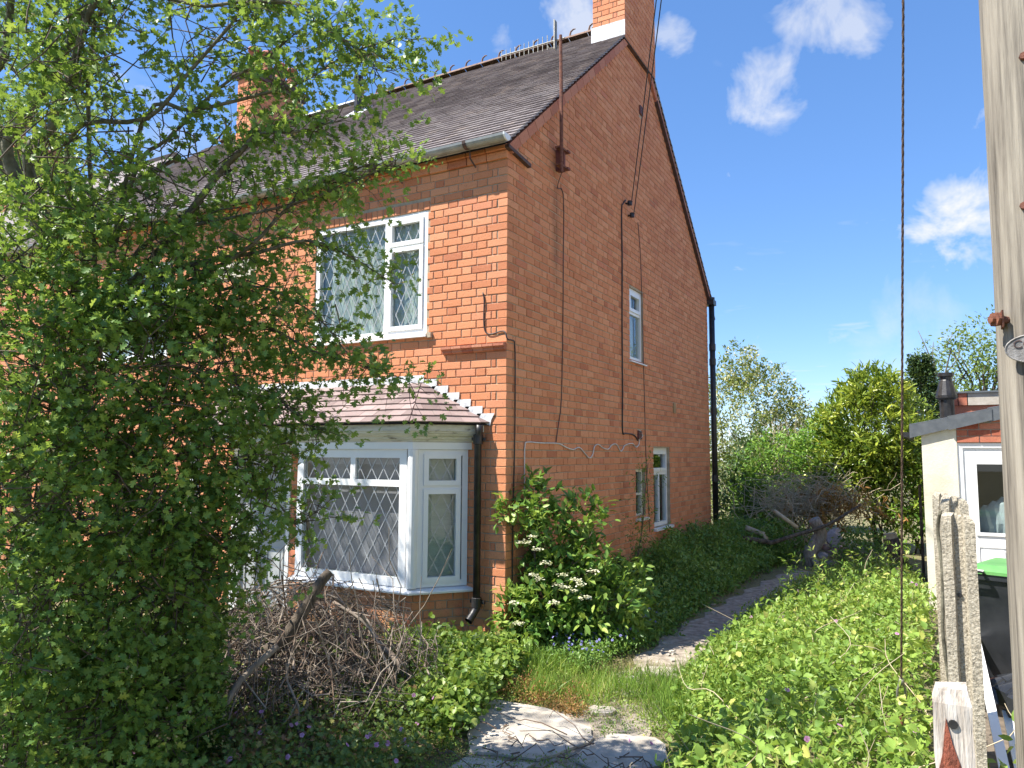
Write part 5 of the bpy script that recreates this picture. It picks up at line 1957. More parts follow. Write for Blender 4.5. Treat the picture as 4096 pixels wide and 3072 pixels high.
b1 = smooth_path([at(600, 1395, 4.6), at(520, 1470, 4.45), at(487, 1530, 4.35), at(480, 1580, 4.3), at(540, 1625, 4.25), at(610, 1640, 4.2)], 5)
MB().tube(b1, np.linspace(.022, .016, len(b1)), 8).build('curved_branch', M['twig'], smooth=True, label='grey branch bent like a hook at the left foot of the brush pile', category='branch')
b2 = smooth_path([at(790, 1340, 5.3), at(815, 1385, 5.2), at(850, 1420, 5.1), at(868, 1440, 5.05)], 4)
MB().tube(b2, np.linspace(.02, .026, len(b2)), 8).build('branch', M['twig'], smooth=True, label='stout pale branch end jutting down at the right of the brush pile', category='branch')
b3 = smooth_path([at(720, 1300, 5.2), at(800, 1360, 5.1), at(860, 1500, 4.9)], 4)
MB().tube(b3, np.linspace(.012, .008, len(b3)), 6).build('long_stick', M['twig'], smooth=True, label='long thin stick crossing the right side of the brush pile', category='branch')
P, D, Nn, S, T = sprigs(np.stack([rng.uniform(-1.5, -.1, 60), rng.uniform(-2.5, -1.2, 60), rng.uniform(.15, .5, 60)], 1), rvec(60), .15, 7, .045, .03)
leafcloud('pile_bindweed', T_BROAD, P, D, Nn, S, T, M['weed'], None, label='green weeds growing up through the brush pile', category='weeds', kind='stuff')
# thin fallen twigs on the slabs
tw = []
for i in range(60):
    a = v3((rng.uniform(.5, 2.3), rng.uniform(-2.5, -1.6), .045))
    d_ = v3((rng.normal() * .3, rng.normal() * .12, rng.uniform(0, .06)))
    tw.append((wander(a, a + d_, 5, .12), .0045, .002))
twig_mesh('fallen_twigs', tw, M['twigred'], None, 4, label='thin fallen twigs lying over the concrete slabs', category='twigs', kind='stuff')

# ------------------------------------------------------------------ utility pole and stay
up = empty('utility_pole', (3.715, -3.0, 0), 'weathered grey timber utility pole at the right edge of the view', 'pole')
pm = MB()
V, F = [], []
nn_, hs = 28, np.linspace(0, 9.0, 60)
for h in hs:
    r = .145 - .0055 * h
    for k in range(nn_):
        a = 2 * math.pi * k / nn_
        rr_ = r * (1 + .018 * math.sin(5 * a + h * .4) + .012 * math.sin(9 * a + 1.3 * h) + random.uniform(-.006, .006))
        V.append((3.715 + rr_ * math.cos(a), -3.0 + rr_ * math.sin(a), h))
for j in range(len(hs) - 1):
    for k in range(nn_):
        F.append((j * nn_ + k, j * nn_ + (k + 1) % nn_, (j + 1) * nn_ + (k + 1) % nn_, (j + 1) * nn_ + k))
F.append(tuple((len(hs) - 1) * nn_ + k for k in range(nn_)))
pm.add(V, F).build('pole_shaft', M['polewood'], up, smooth=True)
# rusty bolt head sticking out of the left side
bp_ = at(2146, 690, 2.38)
bo = MB()
pd = unit(v3((3.715, -3.0, bp_[2])) - bp_)
bo.tube([bp_ - pd * .012, bp_ + pd * .09], .012, 8)
bo.tube([bp_, bp_ + pd * .016], .024, 6)
bo.box(bp_ + pd * .032, (.007, .06, .055), pd)
bo.build('bolt', M['rust'], up)
# oval number plate on the face towards the camera
fc = unit(v3((CAM[0], CAM[1], 0)) - v3((3.715, -3.0, 0)))
tg = v3((-fc[1], fc[0], 0))
if tg @ RT < 0:
    tg = -tg
pc_ = at(2234, 752, 2.3)
pc_ = v3((3.715, -3.0, pc_[2])) + fc * .139 + tg * ((pc_ - v3((3.715, -3.0, pc_[2]))) @ tg)
pt_ = [pc_ + tg * .075 * math.cos(a) + v3((0, 0, .044 * math.sin(a))) for a in np.linspace(0, 2 * math.pi, 28, endpoint=False)]
plate = MB().prism(pt_, fc * .006).build('number_plate', M['metalplate'], up)
rim = MB()
rim.tube([p + fc * .006 for p in pt_] + [pt_[0] + fc * .006], .003, 6, cap=False)
rim.build('plate_rim', M['metalplate'], plate)


def text_mesh(body, size):
    cu_ = bpy.data.curves.new('t', 'FONT')
    cu_.body = body
    cu_.size = size
    cu_.extrude = .002
    cu_.align_x, cu_.align_y = 'CENTER', 'CENTER'
    o_ = bpy.data.objects.new('t', cu_)
    col.objects.link(o_)
    dg_ = bpy.context.evaluated_depsgraph_get()
    r_ = bpy.data.meshes.new_from_object(o_.evaluated_get(dg_))
    bpy.data.objects.remove(o_)
    return r_


for body, dz, dx in (('COL', .014, -.018), ('15', -.018, -.012)):
    c_ = pc_ + fc * .0065 + v3((0, 0, dz)) + tg * dx
    mtx = Matrix(((tg[0], 0, fc[0], c_[0]), (tg[1], 0, fc[1], c_[1]), (0, 1, 0, c_[2]), (0, 0, 0, 1)))
    obj('plate_lettering', text_mesh(body, .036), M['darkiron'], plate, mtx)
for (px, py) in ((2205, 95), (2200, 435)):
    c_ = at(px, py, 2.32)
    c_ = v3((3.715, -3.0, c_[2])) + unit(v3((c_[0] - 3.715, c_[1] + 3.0, 0))) * .128
    n_ = unit(v3((c_[0] - 3.715, c_[1] + 3.0, 0)))
    MB().tube([c_, c_ + n_ * .012], [.014, .011], 8).build('bolt_head', M['rust'], up)
ca = MB()
ca.box((3.45, -3.0, 8.75), (.9, .08, .09))
ca.build('crossarm', M['polewood'], up)
w0, w1 = at(1947, 1545, 3.9), at(1951, 0, 3.2)
dw_ = (w1 - w0)
topw = w0 + dw_ * ((8.4 - w0[2]) / dw_[2])
stay = empty('pole_stay', (w0[0], w0[1], 0), 'taut rusty stay wire with turnbuckle rising from the brambles', 'stay wire')
d_ = unit(dw_)
tb = w0 + d_ * .20
sw_ = MB()
for s in range(3):
    pts = []
    for i in range(260):
        t = i / 259
        a = t * 2 * math.pi * 62 + s * 2.094
        p_ = tb + (topw - tb) * t
        x_ = unit(np.cross(d_, (1, 0, 0)))
        y_ = np.cross(d_, x_)
        pts.append(p_ + (x_ * math.cos(a) + y_ * math.sin(a)) * .0030)
    sw_.tube(pts, .0034, 5)
sw_.build('wire', M['wire'], stay, smooth=True)
tbm = MB()
x_ = unit(RT - d_ * (RT @ d_))
for s in (-1, 1):
    tbm.tube([w0 + d_ * .045 + x_ * .012 * s, w0 + d_ * .07 + x_ * .021 * s, w0 + d_ * .15 + x_ * .021 * s, w0 + d_ * .185 + x_ * .011 * s, w0 + d_ * .20], .0065, 7)
tbm.tube([w0 + d_ * .03, w0 + d_ * .06], .016, 8)
tbm.tube([w0 + d_ * .185, w0 + d_ * .215], [.016, .011], 8)
tbm.build('turnbuckle', M['galv'], stay, smooth=True)
MB().tube([w0 - d_ * (w0[2] / d_[2] + .02), w0 + d_ * .1], .009, 8).build('anchor_rod', M['rust'], stay, smooth=True)
# service cable from the pole to the gable
for h_ in hooks:
    e_ = v3((3.10, -3.0, 8.80)) + (h_ - hooks[0])
    pts = [h_ + (e_ - h_) * t - v3((0, 0, .10 * 4 * t * (1 - t))) for t in np.linspace(0, 1, 14)]
    MB().tube(pts, .006, 6).build('overhead_cable', M['cable'], None, smooth=True, category='cable',
                                 label='upper of two black overhead cables running to the gable' if h_ is hooks[0] else 'lower of two black overhead cables running to the gable')


# ------------------------------------------------------------------ fence posts
def conc_post(x, y, h, label, w=.115, d=.10, grooves=True):
    """exposed-aggregate post, grooved on both faces, chipped domed top"""
    mb = MB()
    prof = [(-w / 2, -d / 2), (-w * .20, -d / 2), (-w * .13, -d / 2 + .022), (w * .13, -d / 2 + .022), (w * .2, -d / 2), (w / 2, -d / 2), (w / 2, d / 2), (-w / 2, d / 2)]
    zs = np.linspace(0, h - .035, 12)
    V, F = [], []
    n = len(prof)
    for z in zs:
        for a, b in prof:
            V.append((x + a + random.uniform(-.0015, .0015), y + b + random.uniform(-.0015, .0015), z))
    for sc, dz in ((.93, .02), (.72, .034)):
        for a, b in prof:
            V.append((x + a * sc, y + b * sc, h - .035 + dz + random.uniform(-.006, .006) - (.012 if a > w * .3 else 0)))
    L_ = len(zs) + 2
    for j in range(L_ - 1):
        for k in range(n):
            F.append((j * n + k, j * n + (k + 1) % n, (j + 1) * n + (k + 1) % n, (j + 1) * n + k))
    F.append(tuple((L_ - 1) * n + k for k in range(n)))
    mb.add(V, F)
    o = empty('concrete_post', (x, y, 0), label, 'fence post', 'concrete fence posts along the boundary')
    mb.build('post_shaft', M['concrete'], o)
    hb_ = MB()
    hz_ = h - .32
    hb_.tube([(x - .005, y - d / 2 + .026, hz_), (x - .005, y - d / 2 + .015, hz_)], .009, 10)
    hb_.build('bolt_hole', M['black'], o)
    return o


conc_post(3.462, -2.42, 1.535, 'nearest and widest pale concrete fence post with a groove down its face')
conc_post(3.475, -1.66, 1.565, 'second concrete fence post, just behind the nearest grooved one')
conc_post(3.445, -.78, 1.545, 'third concrete fence post, weathered grey, behind the nearer two')
cps = MB()
cps.bx(3.425, 3.495, -1.60, -.83, .0, 1.25)
cps.build('fence_panel', M['concrete'], label='weathered concrete panel edge slotted between the rear posts', category='fence panel')
ivs = smooth_path([(3.415, -1.75, 1.50), (3.40, -1.72, 1.40), (3.41, -1.74, 1.2), (3.40, -1.74, .9), (3.42, -1.72, .6), (3.40, -1.7, .2), (3.40, -1.7, 0)], 4)
MB().tube(ivs, .009, 6).build('creeper_stem', M['greybark'], smooth=True, label='dead creeper stem clinging between the concrete posts', category='stem')
wp = MB()
wx, wy = 3.398, -3.30
prof = [(-.05, -.045), (.05, -.045), (.05, .045), (-.05, .045)]
V, F = [], []
for j, z in enumerate(np.linspace(0, 1.04, 16)):
    for a, b in prof:
        V.append((wx + a + random.uniform(-.002, .002), wy + b + random.uniform(-.002, .002), z))
for a, b in prof:
    V.append((wx + a * .8, wy + b * .8, 1.075 + random.uniform(-.015, .015)))
for j in range(16):
    for k in range(4):
        F.append((j * 4 + k, j * 4 + (k + 1) % 4, (j + 1) * 4 + (k + 1) % 4, (j + 1) * 4 + k))
F.append((64, 65, 66, 67))
wpo = empty('wooden_post', (wx, wy, 0), 'short rotten wooden post with flaking white and red paint, nearest the camera', 'fence post')
wp.add(V, F).build('post_shaft', M['postwood'], wpo)
rp_ = MB()
rp_.prism([(wx - .049, wy - .049, 0), (wx + .022, wy - .049, 0), (wx + .018, wy - .049, .86), (wx - .004, wy - .049, .93), (wx - .018, wy - .049, 1.0), (wx - .03, wy - .049, .90), (wx - .049, wy - .049, .82)], (0, .006, 0))
rp_.build('red_paint', M['redpaint'], wpo)
MB().tube([(wx, wy - .05, .985), (wx, wy - .042, .985)], .013, 10).build('bolt_hole', M['black'], wpo)

# ------------------------------------------------------------------ outbuilding next door
shed = empty('outbuilding', (4.2, 4.3, 0), 'small cream rendered outbuilding with grey-trimmed sloping roof and white glazed door', 'outbuilding')
LEAN = math.tan(math.radians(1.2))
SX0, SY = 3.335, 4.05
ru = 0.22                                         # roof rise per metre to the right
SF = Fr((SX0, SY, 0), (1, 0, 0), (0, -1, 0))


def sroof(u):
    return 2.12 + ru * (u + .1)


DU0, DU1, DZ = .385, 1.30, 1.86
sb = MB()
# rendered strip left of the door, back walls
sb.prism([SF.p(0, 0, 0), SF.p(.355, 0, 0), SF.p(.355, 0, sroof(.355) - .08), SF.p(0, 0, sroof(0) - .08)], -SF.N * .22)
sb.prism([SF.p(0, -.22, 0), SF.p(0, -2.8, 0), SF.p(0, -2.8, sroof(0) - .08), SF.p(0, -.22, sroof(0) - .08)], SF.U * .1)
sb.prism([SF.p(1.34, 0, 0), SF.p(2.6, 0, 0), SF.p(2.6, 0, sroof(2.6) - .08), SF.p(1.34, 0, sroof(1.34) - .08)], -SF.N * .22)
swall = sb.build('wall', M['render'], shed)
sm2 = MB()
sm2.prism([SF.p(.357, -.012, DZ + .06), SF.p(1.338, -.012, DZ + .06), SF.p(1.338, -.012, sroof(1.33) - .09), SF.p(.357, -.012, sroof(.36) - .09)], -SF.N * .2)
sm2.build('door_head_wall', M['mortar_shed'], shed)
zc_ = DZ + .064
row = 0
while zc_ < sroof(1.3) - .1:
    u = .36 - (.11 if row % 2 else 0)
    while u < 1.33:
        a, b = max(u, .36), min(u + .215, 1.336)
        top = min(zc_ + .065, sroof(a) - .095)
        if b - a > .04 and top - zc_ > .02:
            bm_ = MB()
            bm_.prism([SF.p(a, -.006, zc_), SF.p(b, -.006, zc_), SF.p(b, -.006, min(zc_ + .065, sroof(b) - .095)), SF.p(a, -.006, top)], SF.N * random.uniform(.005, .009))
            bm_.build('brick', M['brick_red'], shed)
        u += .225
    zc_ += .075
    row += 1
# overlapping verge trims
for i in range(6):
    u0 = -.12 + i * .40
    u1 = u0 + .43
    vt = MB()
    z0, z1 = sroof(u0), sroof(u1)
    o_ = .012 * (i % 2)
    vt.prism([SF.p(u0, .05 + o_, z0 - .14), SF.p(u1, .05 + o_, z1 - .125), SF.p(u1, .05 + o_, z1 + .0), SF.p(u0, .05 + o_, z0 + .012)], -SF.N * .02)
    vt.prism([SF.p(u0, .05 + o_, z0 + .012), SF.p(u1, .05 + o_, z1), SF.p(u1, -.12, z1 + .01), SF.p(u0, -.12, z0 + .022)], SF.N * .001 + v3((0, 0, .008)))
    vt.build('verge_trim', M['slate'], shed)
MB().prism([SF.p(-.1, 0.02, sroof(-.1) - .02), SF.p(2.7, 0.02, sroof(2.7) - .02), SF.p(2.7, -3, sroof(2.7) - .02), SF.p(-.1, -3, sroof(-.1) - .02)], (0, 0, .02)).build('roof', M['slate'], shed)
gt = MB()
ga = np.linspace(math.pi, 2 * math.pi, 8)
ring = [(.06 * math.cos(a), .06 * math.sin(a)) for a in ga]
c0 = SF.p(-.155, .03, sroof(-.1) - .075)
V = [c0 + SF.U * a + v3((0, 0, b)) - SF.N * t for t in (0, 2.8) for a, b in ring]
gt.add(V, [(i, i + 1, 9 + i, 8 + i) for i in range(7)] + [tuple(range(8))])
gt.build('gutter', M['black'], shed)
# door
df_ = MB()
rect_frame(df_, SF, DU0 - .03, DU1 + .04, -.02, DZ + .055, .055, -.10, -.02)
sd = df_.build('door_frame', M['upvc'], shed)
dm = MB()
gu0, gu1, gz0, gz1 = DU0 + .15, DU1 - .13, .90, DZ - .18
dm.box(SF.p((DU0 + gu0) / 2 + .012, -.06, DZ / 2), (gu0 - DU0 - .02, .045, DZ), SF.U, SF.N, (0, 0, 1))
dm.box(SF.p((DU1 + gu1) / 2 - .012, -.06, DZ / 2), (DU1 - gu1 - .02, .045, DZ), SF.U, SF.N, (0, 0, 1))
dm.box(SF.p((gu0 + gu1) / 2, -.06, gz0 / 2), (gu1 - gu0, .045, gz0), SF.U, SF.N, (0, 0, 1))
dm.box(SF.p((gu0 + gu1) / 2, -.06, (gz1 + DZ) / 2), (gu1 - gu0, .045, DZ - gz1), SF.U, SF.N, (0, 0, 1))
door2 = dm.build('door', M['upvc'], shed)
tr_ = MB()
rect_frame(tr_, SF, gu0 - .03, gu1 + .03, gz0 - .03, gz1 + .03, .035, -.04, -.022)
tr_.build('glazing_bead', M['upvc'], door2)
MB().box(SF.p((gu0 + gu1) / 2, -.06, (gz0 + gz1) / 2), (gu1 - gu0, .006, gz1 - gz0), SF.U, SF.N, (0, 0, 1)).build('pane', M['glass'], door2)
for (a, b) in ((DU0 + .12, (DU0 + DU1) / 2 - .03), ((DU0 + DU1) / 2 + .03, DU1 - .12)):
    pn_ = MB()
    rect_frame(pn_, SF, a, b, .2, .76, .022, -.04, -.026)
    pn_.box(SF.p((a + b) / 2, -.035, .48), (b - a - .09, .016, .46), SF.U, SF.N, (0, 0, 1))
    pn_.build('door_panel', M['upvc'], door2)
MB().box(SF.p(.84, -.5, 1.0), (1.2, .02, 2.0), SF.U, SF.N, (0, 0, 1)).build('dark_interior', M['dark'], shed)
bag = MB()
for i in range(6):
    c_ = SF.p(.62 + .09 * i, -.3, 1.0 + .05 * (i % 3))
    bag.tube([c_ + v3((0, 0, -.25)), c_ + v3((.02, 0, -.05)), c_ + v3((-.01, 0, .12)), c_ + v3((0, 0, .2))], [.12, .14, .1, .02], 7)
bag.build('bagged_goods', M['plastic'], label='pale plastic-wrapped goods standing behind the outbuilding door glass', category='bag')
sf_ = MB()
fx_ = SF.p(.30, -.9, 0)
sf_.tube([v3((fx_[0], fx_[1], z)) for z in (2.1, 2.50)], .085, 14)
sf_.tube([v3((fx_[0], fx_[1], z)) for z in (2.48, 2.50, 2.53, 2.72, 2.73)], [.10, .125, .125, .075, .07], 14)
sf_.tube([v3((fx_[0], fx_[1], z)) for z in (2.73, 2.77, 2.775, 2.82)], [.07, .07, .095, .095], 14)
sf_.build('flue', M['black'], shed, smooth=False)
# low parapet of the main building behind
pb_ = empty('parapet_wall', (4.4, 7.0, 0), 'low stone-coped parapet rising behind the outbuilding roof', 'wall')
pw_ = MB()
pw_.bx(3.75, 6.5, 7.0, 7.25, 0, 2.52)
pw_.build('wall', M['verge'], pb_)
xx = 3.72
while xx < 6.5:
    l = random.choice((.5, .62, .12))
    MB().bx(xx, xx + l - .012, 6.96, 7.29, 2.523, 2.70).build('coping_stone', M['terracotta'] if l < .2 else M['coping'], pb_)
    xx += l
MB().bx(3.70, 6.55, 6.93, 7.32, 2.703, 2.73).build('capping', M['slate'], pb_)

nb = empty('added_house', (6.6, 4, 0), 'cream rendered house added out of view beyond the yard to bounce sunlight onto the gable', 'house')  # unseen house, added so its sunlit wall reflects warm light onto the gable
NF = Fr((6.6, 12.5, 0), (0, -1, 0), (-1, 0, 0))
nbw = [(2.0, 3.2, 3.0, 4.2), (7.0, 8.2, 3.0, 4.2), (12.0, 13.2, 3.0, 4.2), (2.0, 3.2, .9, 2.1), (12.0, 13.2, .9, 2.1)]
nw_ = MB()
grid_wall(nw_, NF, 0, 16.0, 0, 5.0, nbw)
nw_.quad((6.6, -3.5, 0), (13, -3.5, 0), (13, -3.5, 5), (6.6, -3.5, 5))
nw_.quad((6.6, 12.5, 0), (13, 12.5, 0), (13, 12.5, 5), (6.6, 12.5, 5))
nw_.build('wall', M['render'], nb)
MB().prism([(6.3, -3.8, 4.95), (6.3, 12.8, 4.95), (9.8, 12.8, 7.8), (9.8, -3.8, 7.8)], (0, 0, .1)).build('roof', M['tile'], nb)
for R in nbw:
    mb = MB()
    rect_frame(mb, NF, *R, 0.06, -0.10, -0.05)
    w_ = mb.build('window', M['upvc'], nb)
    MB().quad(NF.p(R[0], -.09, R[2]), NF.p(R[1], -.09, R[2]), NF.p(R[1], -.09, R[3]), NF.p(R[0], -.09, R[3])).build('pane', M['slate'], w_)

# ------------------------------------------------------------------ yard clutter next door
MB().add([(3.50, -3.6, .006), (9, -3.6, .006), (9, 4.0, .006), (3.5, 4.0, .006)], [(0, 1, 2, 3)]).build('yard', M['yard'], kind='structure')
binr = empty('wheelie_bin', (3.98, .95, 0), 'black wheelie bin with a green lid behind the fence posts', 'bin')
bx_, by_ = 3.98, .95
hd = unit((-.35, -1, 0))
sd_ = v3((-hd[1], hd[0], 0))


def binring(z, w, d):
    return [v3((bx_, by_, z)) + sd_ * a * w / 2 + hd * b * d / 2 for a, b in ((-1, -1), (1, -1), (1, 1), (-1, 1))]


bm_ = MB()
R_ = binring(.10, .44, .42) + binring(.84, .56, .60) + binring(.845, .60, .64) + binring(.885, .60, .64)
bm_.add(R_, [(3, 2, 1, 0)] + [(l * 4 + k, l * 4 + (k + 1) % 4, l * 4 + 4 + (k + 1) % 4, l * 4 + 4 + k) for l in range(3) for k in range(4)])
bm_.build('body', M['binblack'], binr)
lm_ = MB()
R_ = binring(.887, .62, .66) + binring(.91, .62, .66) + binring(.95, .50, .52)
lm_.add(R_, [(3, 2, 1, 0)] + [(l * 4 + k, l * 4 + (k + 1) % 4, l * 4 + 4 + (k + 1) % 4, l * 4 + 4 + k) for l in range(2) for k in range(4)] + [(8, 9, 10, 11)])
lm_.build('lid', M['bingreen'], binr)
for s in (-1, 1):
    c_ = v3((bx_, by_, .885)) + sd_ * .22 * s + hd * .33
    MB().tube([c_ + sd_ * .05, c_ + hd * .06 + sd_ * .06 + v3((0, 0, .03)), c_ + hd * .06 - sd_ * .06 + v3((0, 0, .03)), c_ - sd_ * .05], .014, 7).build('handle', M['binblack'], binr)
    w_c = v3((bx_, by_, .10)) + sd_ * .25 * s + hd * .24
    wh_ = MB()
    wh_.tube([w_c - sd_ * .025, w_c + sd_ * .025], .10, 16)
    wh_.tube([w_c - sd_ * .03, w_c + sd_ * .03], .05, 12)
    wh_.build('wheel', M['binblack'], binr)
# flat-packed white plastic trims, leaning
for i, (a, b, w_, lab) in enumerate((((3.66, -1.9, .03), (3.64, .95, .42), .05, 'long white plastic trim lying closest behind the concrete posts'),
                                     ((3.75, -2.0, .02), (3.80, .3, .06), .11, 'broad white board lying flat on the yard floor'),
                                     ((3.88, -2.0, .02), (3.96, .2, .05), .09, 'second flat white board, right of the broad one'))):
    a, b = v3(a), v3(b)
    MB().box((a + b) / 2, (np.linalg.norm(b - a), w_, .02), b - a, np.cross((0, 0, 1), b - a)).build('white_board', M['upvc'], label=lab, category='board', group='white boards in the yard')
cb_ = MB()
cb_.box((3.80, 1.65, .20), (.34, .30, .40), (1, .3, 0), (-.3, 1, 0))
cbo = cb_.build('cardboard_box', M['card'], label='open brown cardboard box beside the wheelie bin', category='box')
cf = MB()
for s in (-1, 1):
    cf.box((3.80 + .2 * s, 1.6, .45), (.02, .28, .18), (1, .3, .8 * s), (-.3, 1, 0))
cf.build('flap', M['card'], cbo)
by = MB()
by.tube([v3((3.78, 2.0, .36)) + v3((.30 * math.cos(a), .05 * math.cos(a), .30 * math.sin(a))) for a in np.linspace(0, 2 * math.pi, 25)], .035, 8, cap=False)
by.build('blue_hoop', M['binblue'], smooth=True, label='dark tyre-like hoop with a blue edge behind the cardboard box', category='hoop')
for i in range(7):
    z = .033 + .068 * i
    a = random.uniform(-.15, .15)
    MB().box((3.61 + random.uniform(-.01, .01), 1.35, z), (.21, .10, .064), (math.cos(a), math.sin(a), 0), (-math.sin(a), math.cos(a), 0)).build('loose_brick', M['brick_red'], group='loose bricks stacked by the fence', category='brick',
        label='red brick in the narrow stack between fence post and cardboard box')
bgm = MB()
for i in range(9):
    c_ = v3((3.86 + random.uniform(-.15, .2), .35 + random.uniform(-.35, .2), .1))
    bgm.tube([c_ + v3((0, 0, -.1)), c_ + v3((.02, .01, 0)), c_ + v3((-.01, 0, .09)), c_ + v3((.03, 0, .14))], [.10, .15, .11, .02], 7)
bgm.build('black_bag', M['binblack'], label='heap of shiny black bags below the wheelie bin', category='bag')
P, D, Nn, S, T = sprigs(np.stack([rng.uniform(3.52, 3.72, 26), rng.uniform(-3.0, -2.2, 26), rng.uniform(.3, .75, 26)], 1), rvec(26) + np.array((.3, -.2, .2)), .1, 4, .07, .02)
leafcloud('yard_weed', T_OVAL, P, D, Nn, S, T, M['bramble'], None, label='leafy shoots of a weed poking out right of the near posts', category='weed', kind='stuff')
MB().bx(3.26, 3.30, 6.3, 6.42, 0, 1.35).build('dark_plank', M['bark'], label='dark upright plank left of the outbuilding', category='plank')

# ------------------------------------------------------------------ back garden
bush('laurel_bush', 'tall glossy yellow-green laurel at the end of the path', 'bush', [((2.50, 9.6, 2.15), (.95, .8, 1.05), 620), ((2.1, 9.4, 1.5), (.65, .6, .7), 190), ((2.9, 9.5, 1.3), (.65, .6, .9), 260), ((2.55, 9.5, 2.95), (.5, .45, .42), 140)],
     T_LONG, .15, 'laurel', 9, .16, .45, .5, 1.0, .04, 8, (2.55, 9.6, 0), dirbias=(0, 0, .6))
bush('green_shrub', 'rounded bright green shrub mass left of the laurel', 'bush', [((.85, 9.7, 1.0), (1.0, .8, 1.2), 850), ((1.6, 9.7, 1.6), (.65, .6, .8), 360), ((.4, 9.5, .6), (.5, .5, .8), 260), ((1.7, 9.8, 2.2), (.42, .4, .37), 95)],
     T_OVAL, .075, 'shrub', 10, .15, .6, .7, .5, .05, 5, (1.1, 9.7, 0))
bush('blossom_tree', 'cream-flowering bushy tree beside the rear downpipe', 'tree', [((-.3, 12.4, 2.5), (1.3, 1.1, 1.55), 900), ((.55, 12.6, 2.0), (.8, .8, 1.1), 420), ((-.4, 12.2, 1.0), (1.3, .8, 1.0), 420), ((-.45, 12.2, 3.9), (.4, .4, .5), 80)],
     T_OVAL, .085, 'blossomtree', 11, .18, .55, .7, .5, .06, 6, (-.2, 12.5, 0))
bush('dark_bush', 'dark shaded bush in the gap behind the rear downpipe', 'bush', [((.1, 9.3, .8), (.45, .6, .9), 260), ((.25, 10.0, 1.6), (.5, .6, .7), 160)], T_OVAL, .08, 'ivy', 8, .14, .4, .7, .5, .05, 3, (.15, 9.5, 0))
bush('side_shrub', 'sunny shrub between the laurel and the outbuilding', 'bush', [((3.15, 9.6, 1.2), (.6, .6, 1.1), 330)], T_OVAL, .09, 'shrub', 9, .15, .5, .7, .6, .05, 4, (3.15, 9.7, 0))
bush('low_shrub', 'low dark green bush by the stump at the end of the track', 'bush', [((1.12, 6.9, .32), (.45, .4, .40), 230), ((2.45, 6.9, .3), (.32, .4, .36), 150)], T_OVAL, .06, 'parsley', 9, .1, .4, .8, .5, .04, 0)
# dead grey shrub
ds = empty('dead_shrub', (.85, 10.6, 0), 'bare straw-coloured dead shrub in front of the blossom tree', 'shrub')
tw = []
for i in range(420):
    a = v3((.85 + rng.normal() * .25, 10.6 + rng.normal() * .2, rng.uniform(.2, 1.6)))
    e_ = a + v3((rng.normal() * .35, rng.normal() * .25, rng.uniform(.4, 1.1)))
    e_[2] = min(e_[2], 2.75)
    tw.append((wander(a, e_, 4, .08), .006, .0025))
tw.append((wander((.85, 10.6, 0), (.85, 10.6, 1.6), 5, .03), .04, .02))
twig_mesh('branches', tw, M['straw'], ds, 4, kind='stuff')
# fir and far trees
fir = empty('fir_tree', (3.35, 14.6, 0), 'small dark pointed fir behind the laurel', 'tree')
MB().tube([(3.35, 14.6, 0), (3.35, 14.6, 4.2)], [.09, .01], 8).build('trunk', M['bark'], fir)
k = 900
zz = rng.uniform(.4, 1, k) ** .8 * 4.2
th = rng.uniform(0, 6.283, k)
rr_ = (4.3 - zz) * .30 * rng.uniform(.3, 1, k)
P_ = np.stack([3.35 + rr_ * np.cos(th), 14.6 + rr_ * np.sin(th), zz - rr_ * .25], 1)
P, D, Nn, S, T = sprigs(P_, np.stack([np.cos(th), np.sin(th), np.full(k, .1)], 1), .2, 9, .09, .04, .6, 1.0)
leafcloud('crown', T_DIA, P, D, Nn, S, T, M['fir'], fir, kind='stuff')


def far_tree(name, label, base, h, ell, k_sp, mat, size, lean=(0, 0)):
    root, Bs, Ds = bush(name, label, 'tree', ell, T_OVAL, size, mat, 7, .3, .25, .6, .5, .12, 0, base)
    t_ = MB()
    b0 = v3(base)
    top = v3((base[0] + lean[0], base[1] + lean[1], h * .55))
    t_.tube(wander(b0, top, 6, .04), np.linspace(.16, .09, 6), 8)
    for i in range(16):
        tgt = Bs[rng.integers(len(Bs))]
        st = b0 + (top - b0) * rng.uniform(.5, 1)
        t_.tube(wander(st, tgt, 6, .07), np.linspace(.07, .012, 6), 6)
    t_.build('trunk', M['bark'], root, smooth=True)


far_tree('far_tree', 'airy pale green tree with dark limbs leaning behind the outbuilding roof', (5.4, 22.2, 0), 6.2, [((4.7, 22, 4.5), (1.5, 1.2, 1.4), 330), ((4.0, 22, 3.6), (.9, .9, .9), 150), ((5.6, 22, 5.0), (1.3, 1.0, 1.3), 200)], 300, 'fartree', .13, (-.3, 0))
far_tree('far_tree', 'hazy green tree low on the horizon between laurel and fir', (2.2, 19.0, 0), 3.4, [((2.6, 19, 2.3), (1.3, 1, 1.1), 220), ((3.8, 19.5, 3.0), (.9, .9, 1.0), 160)], 200, 'fartree', .13)
dt = empty('dead_branch_tree', (3.75, 18, 0), 'leafless forked dead treetop behind the fir', 'tree')
t_ = MB()
t_.tube(wander((3.75, 18, 0), (3.78, 18, 3.4), 6, .02), np.linspace(.08, .04, 6), 6)
for e_ in ((3.35, 18, 5.35), (3.72, 18, 5.0), (4.35, 18, 4.9), (4.2, 18, 5.2), (3.5, 18, 4.6)):
    t_.tube(wander((3.78, 18, 3.3), e_, 6, .06), np.linspace(.035, .008, 6), 5)
t_.build('trunk', M['greybark'], dt, smooth=True)
# a long hedge closes the garden
x, y = rng.uniform(-9, 14, 1100), 26 + rng.normal(size=1100) * .4
P, D, Nn, S, T = sprigs(np.stack([x, y, rng.uniform(.05, 2.6, 1100)], 1), rvec(1100), .3, 8, .16, .12)
leafcloud('hedge', T_OVAL, P, D, Nn, S, T, M['fartree'], None, label='long far hedge closing the back gardens', category='hedge', kind='stuff')

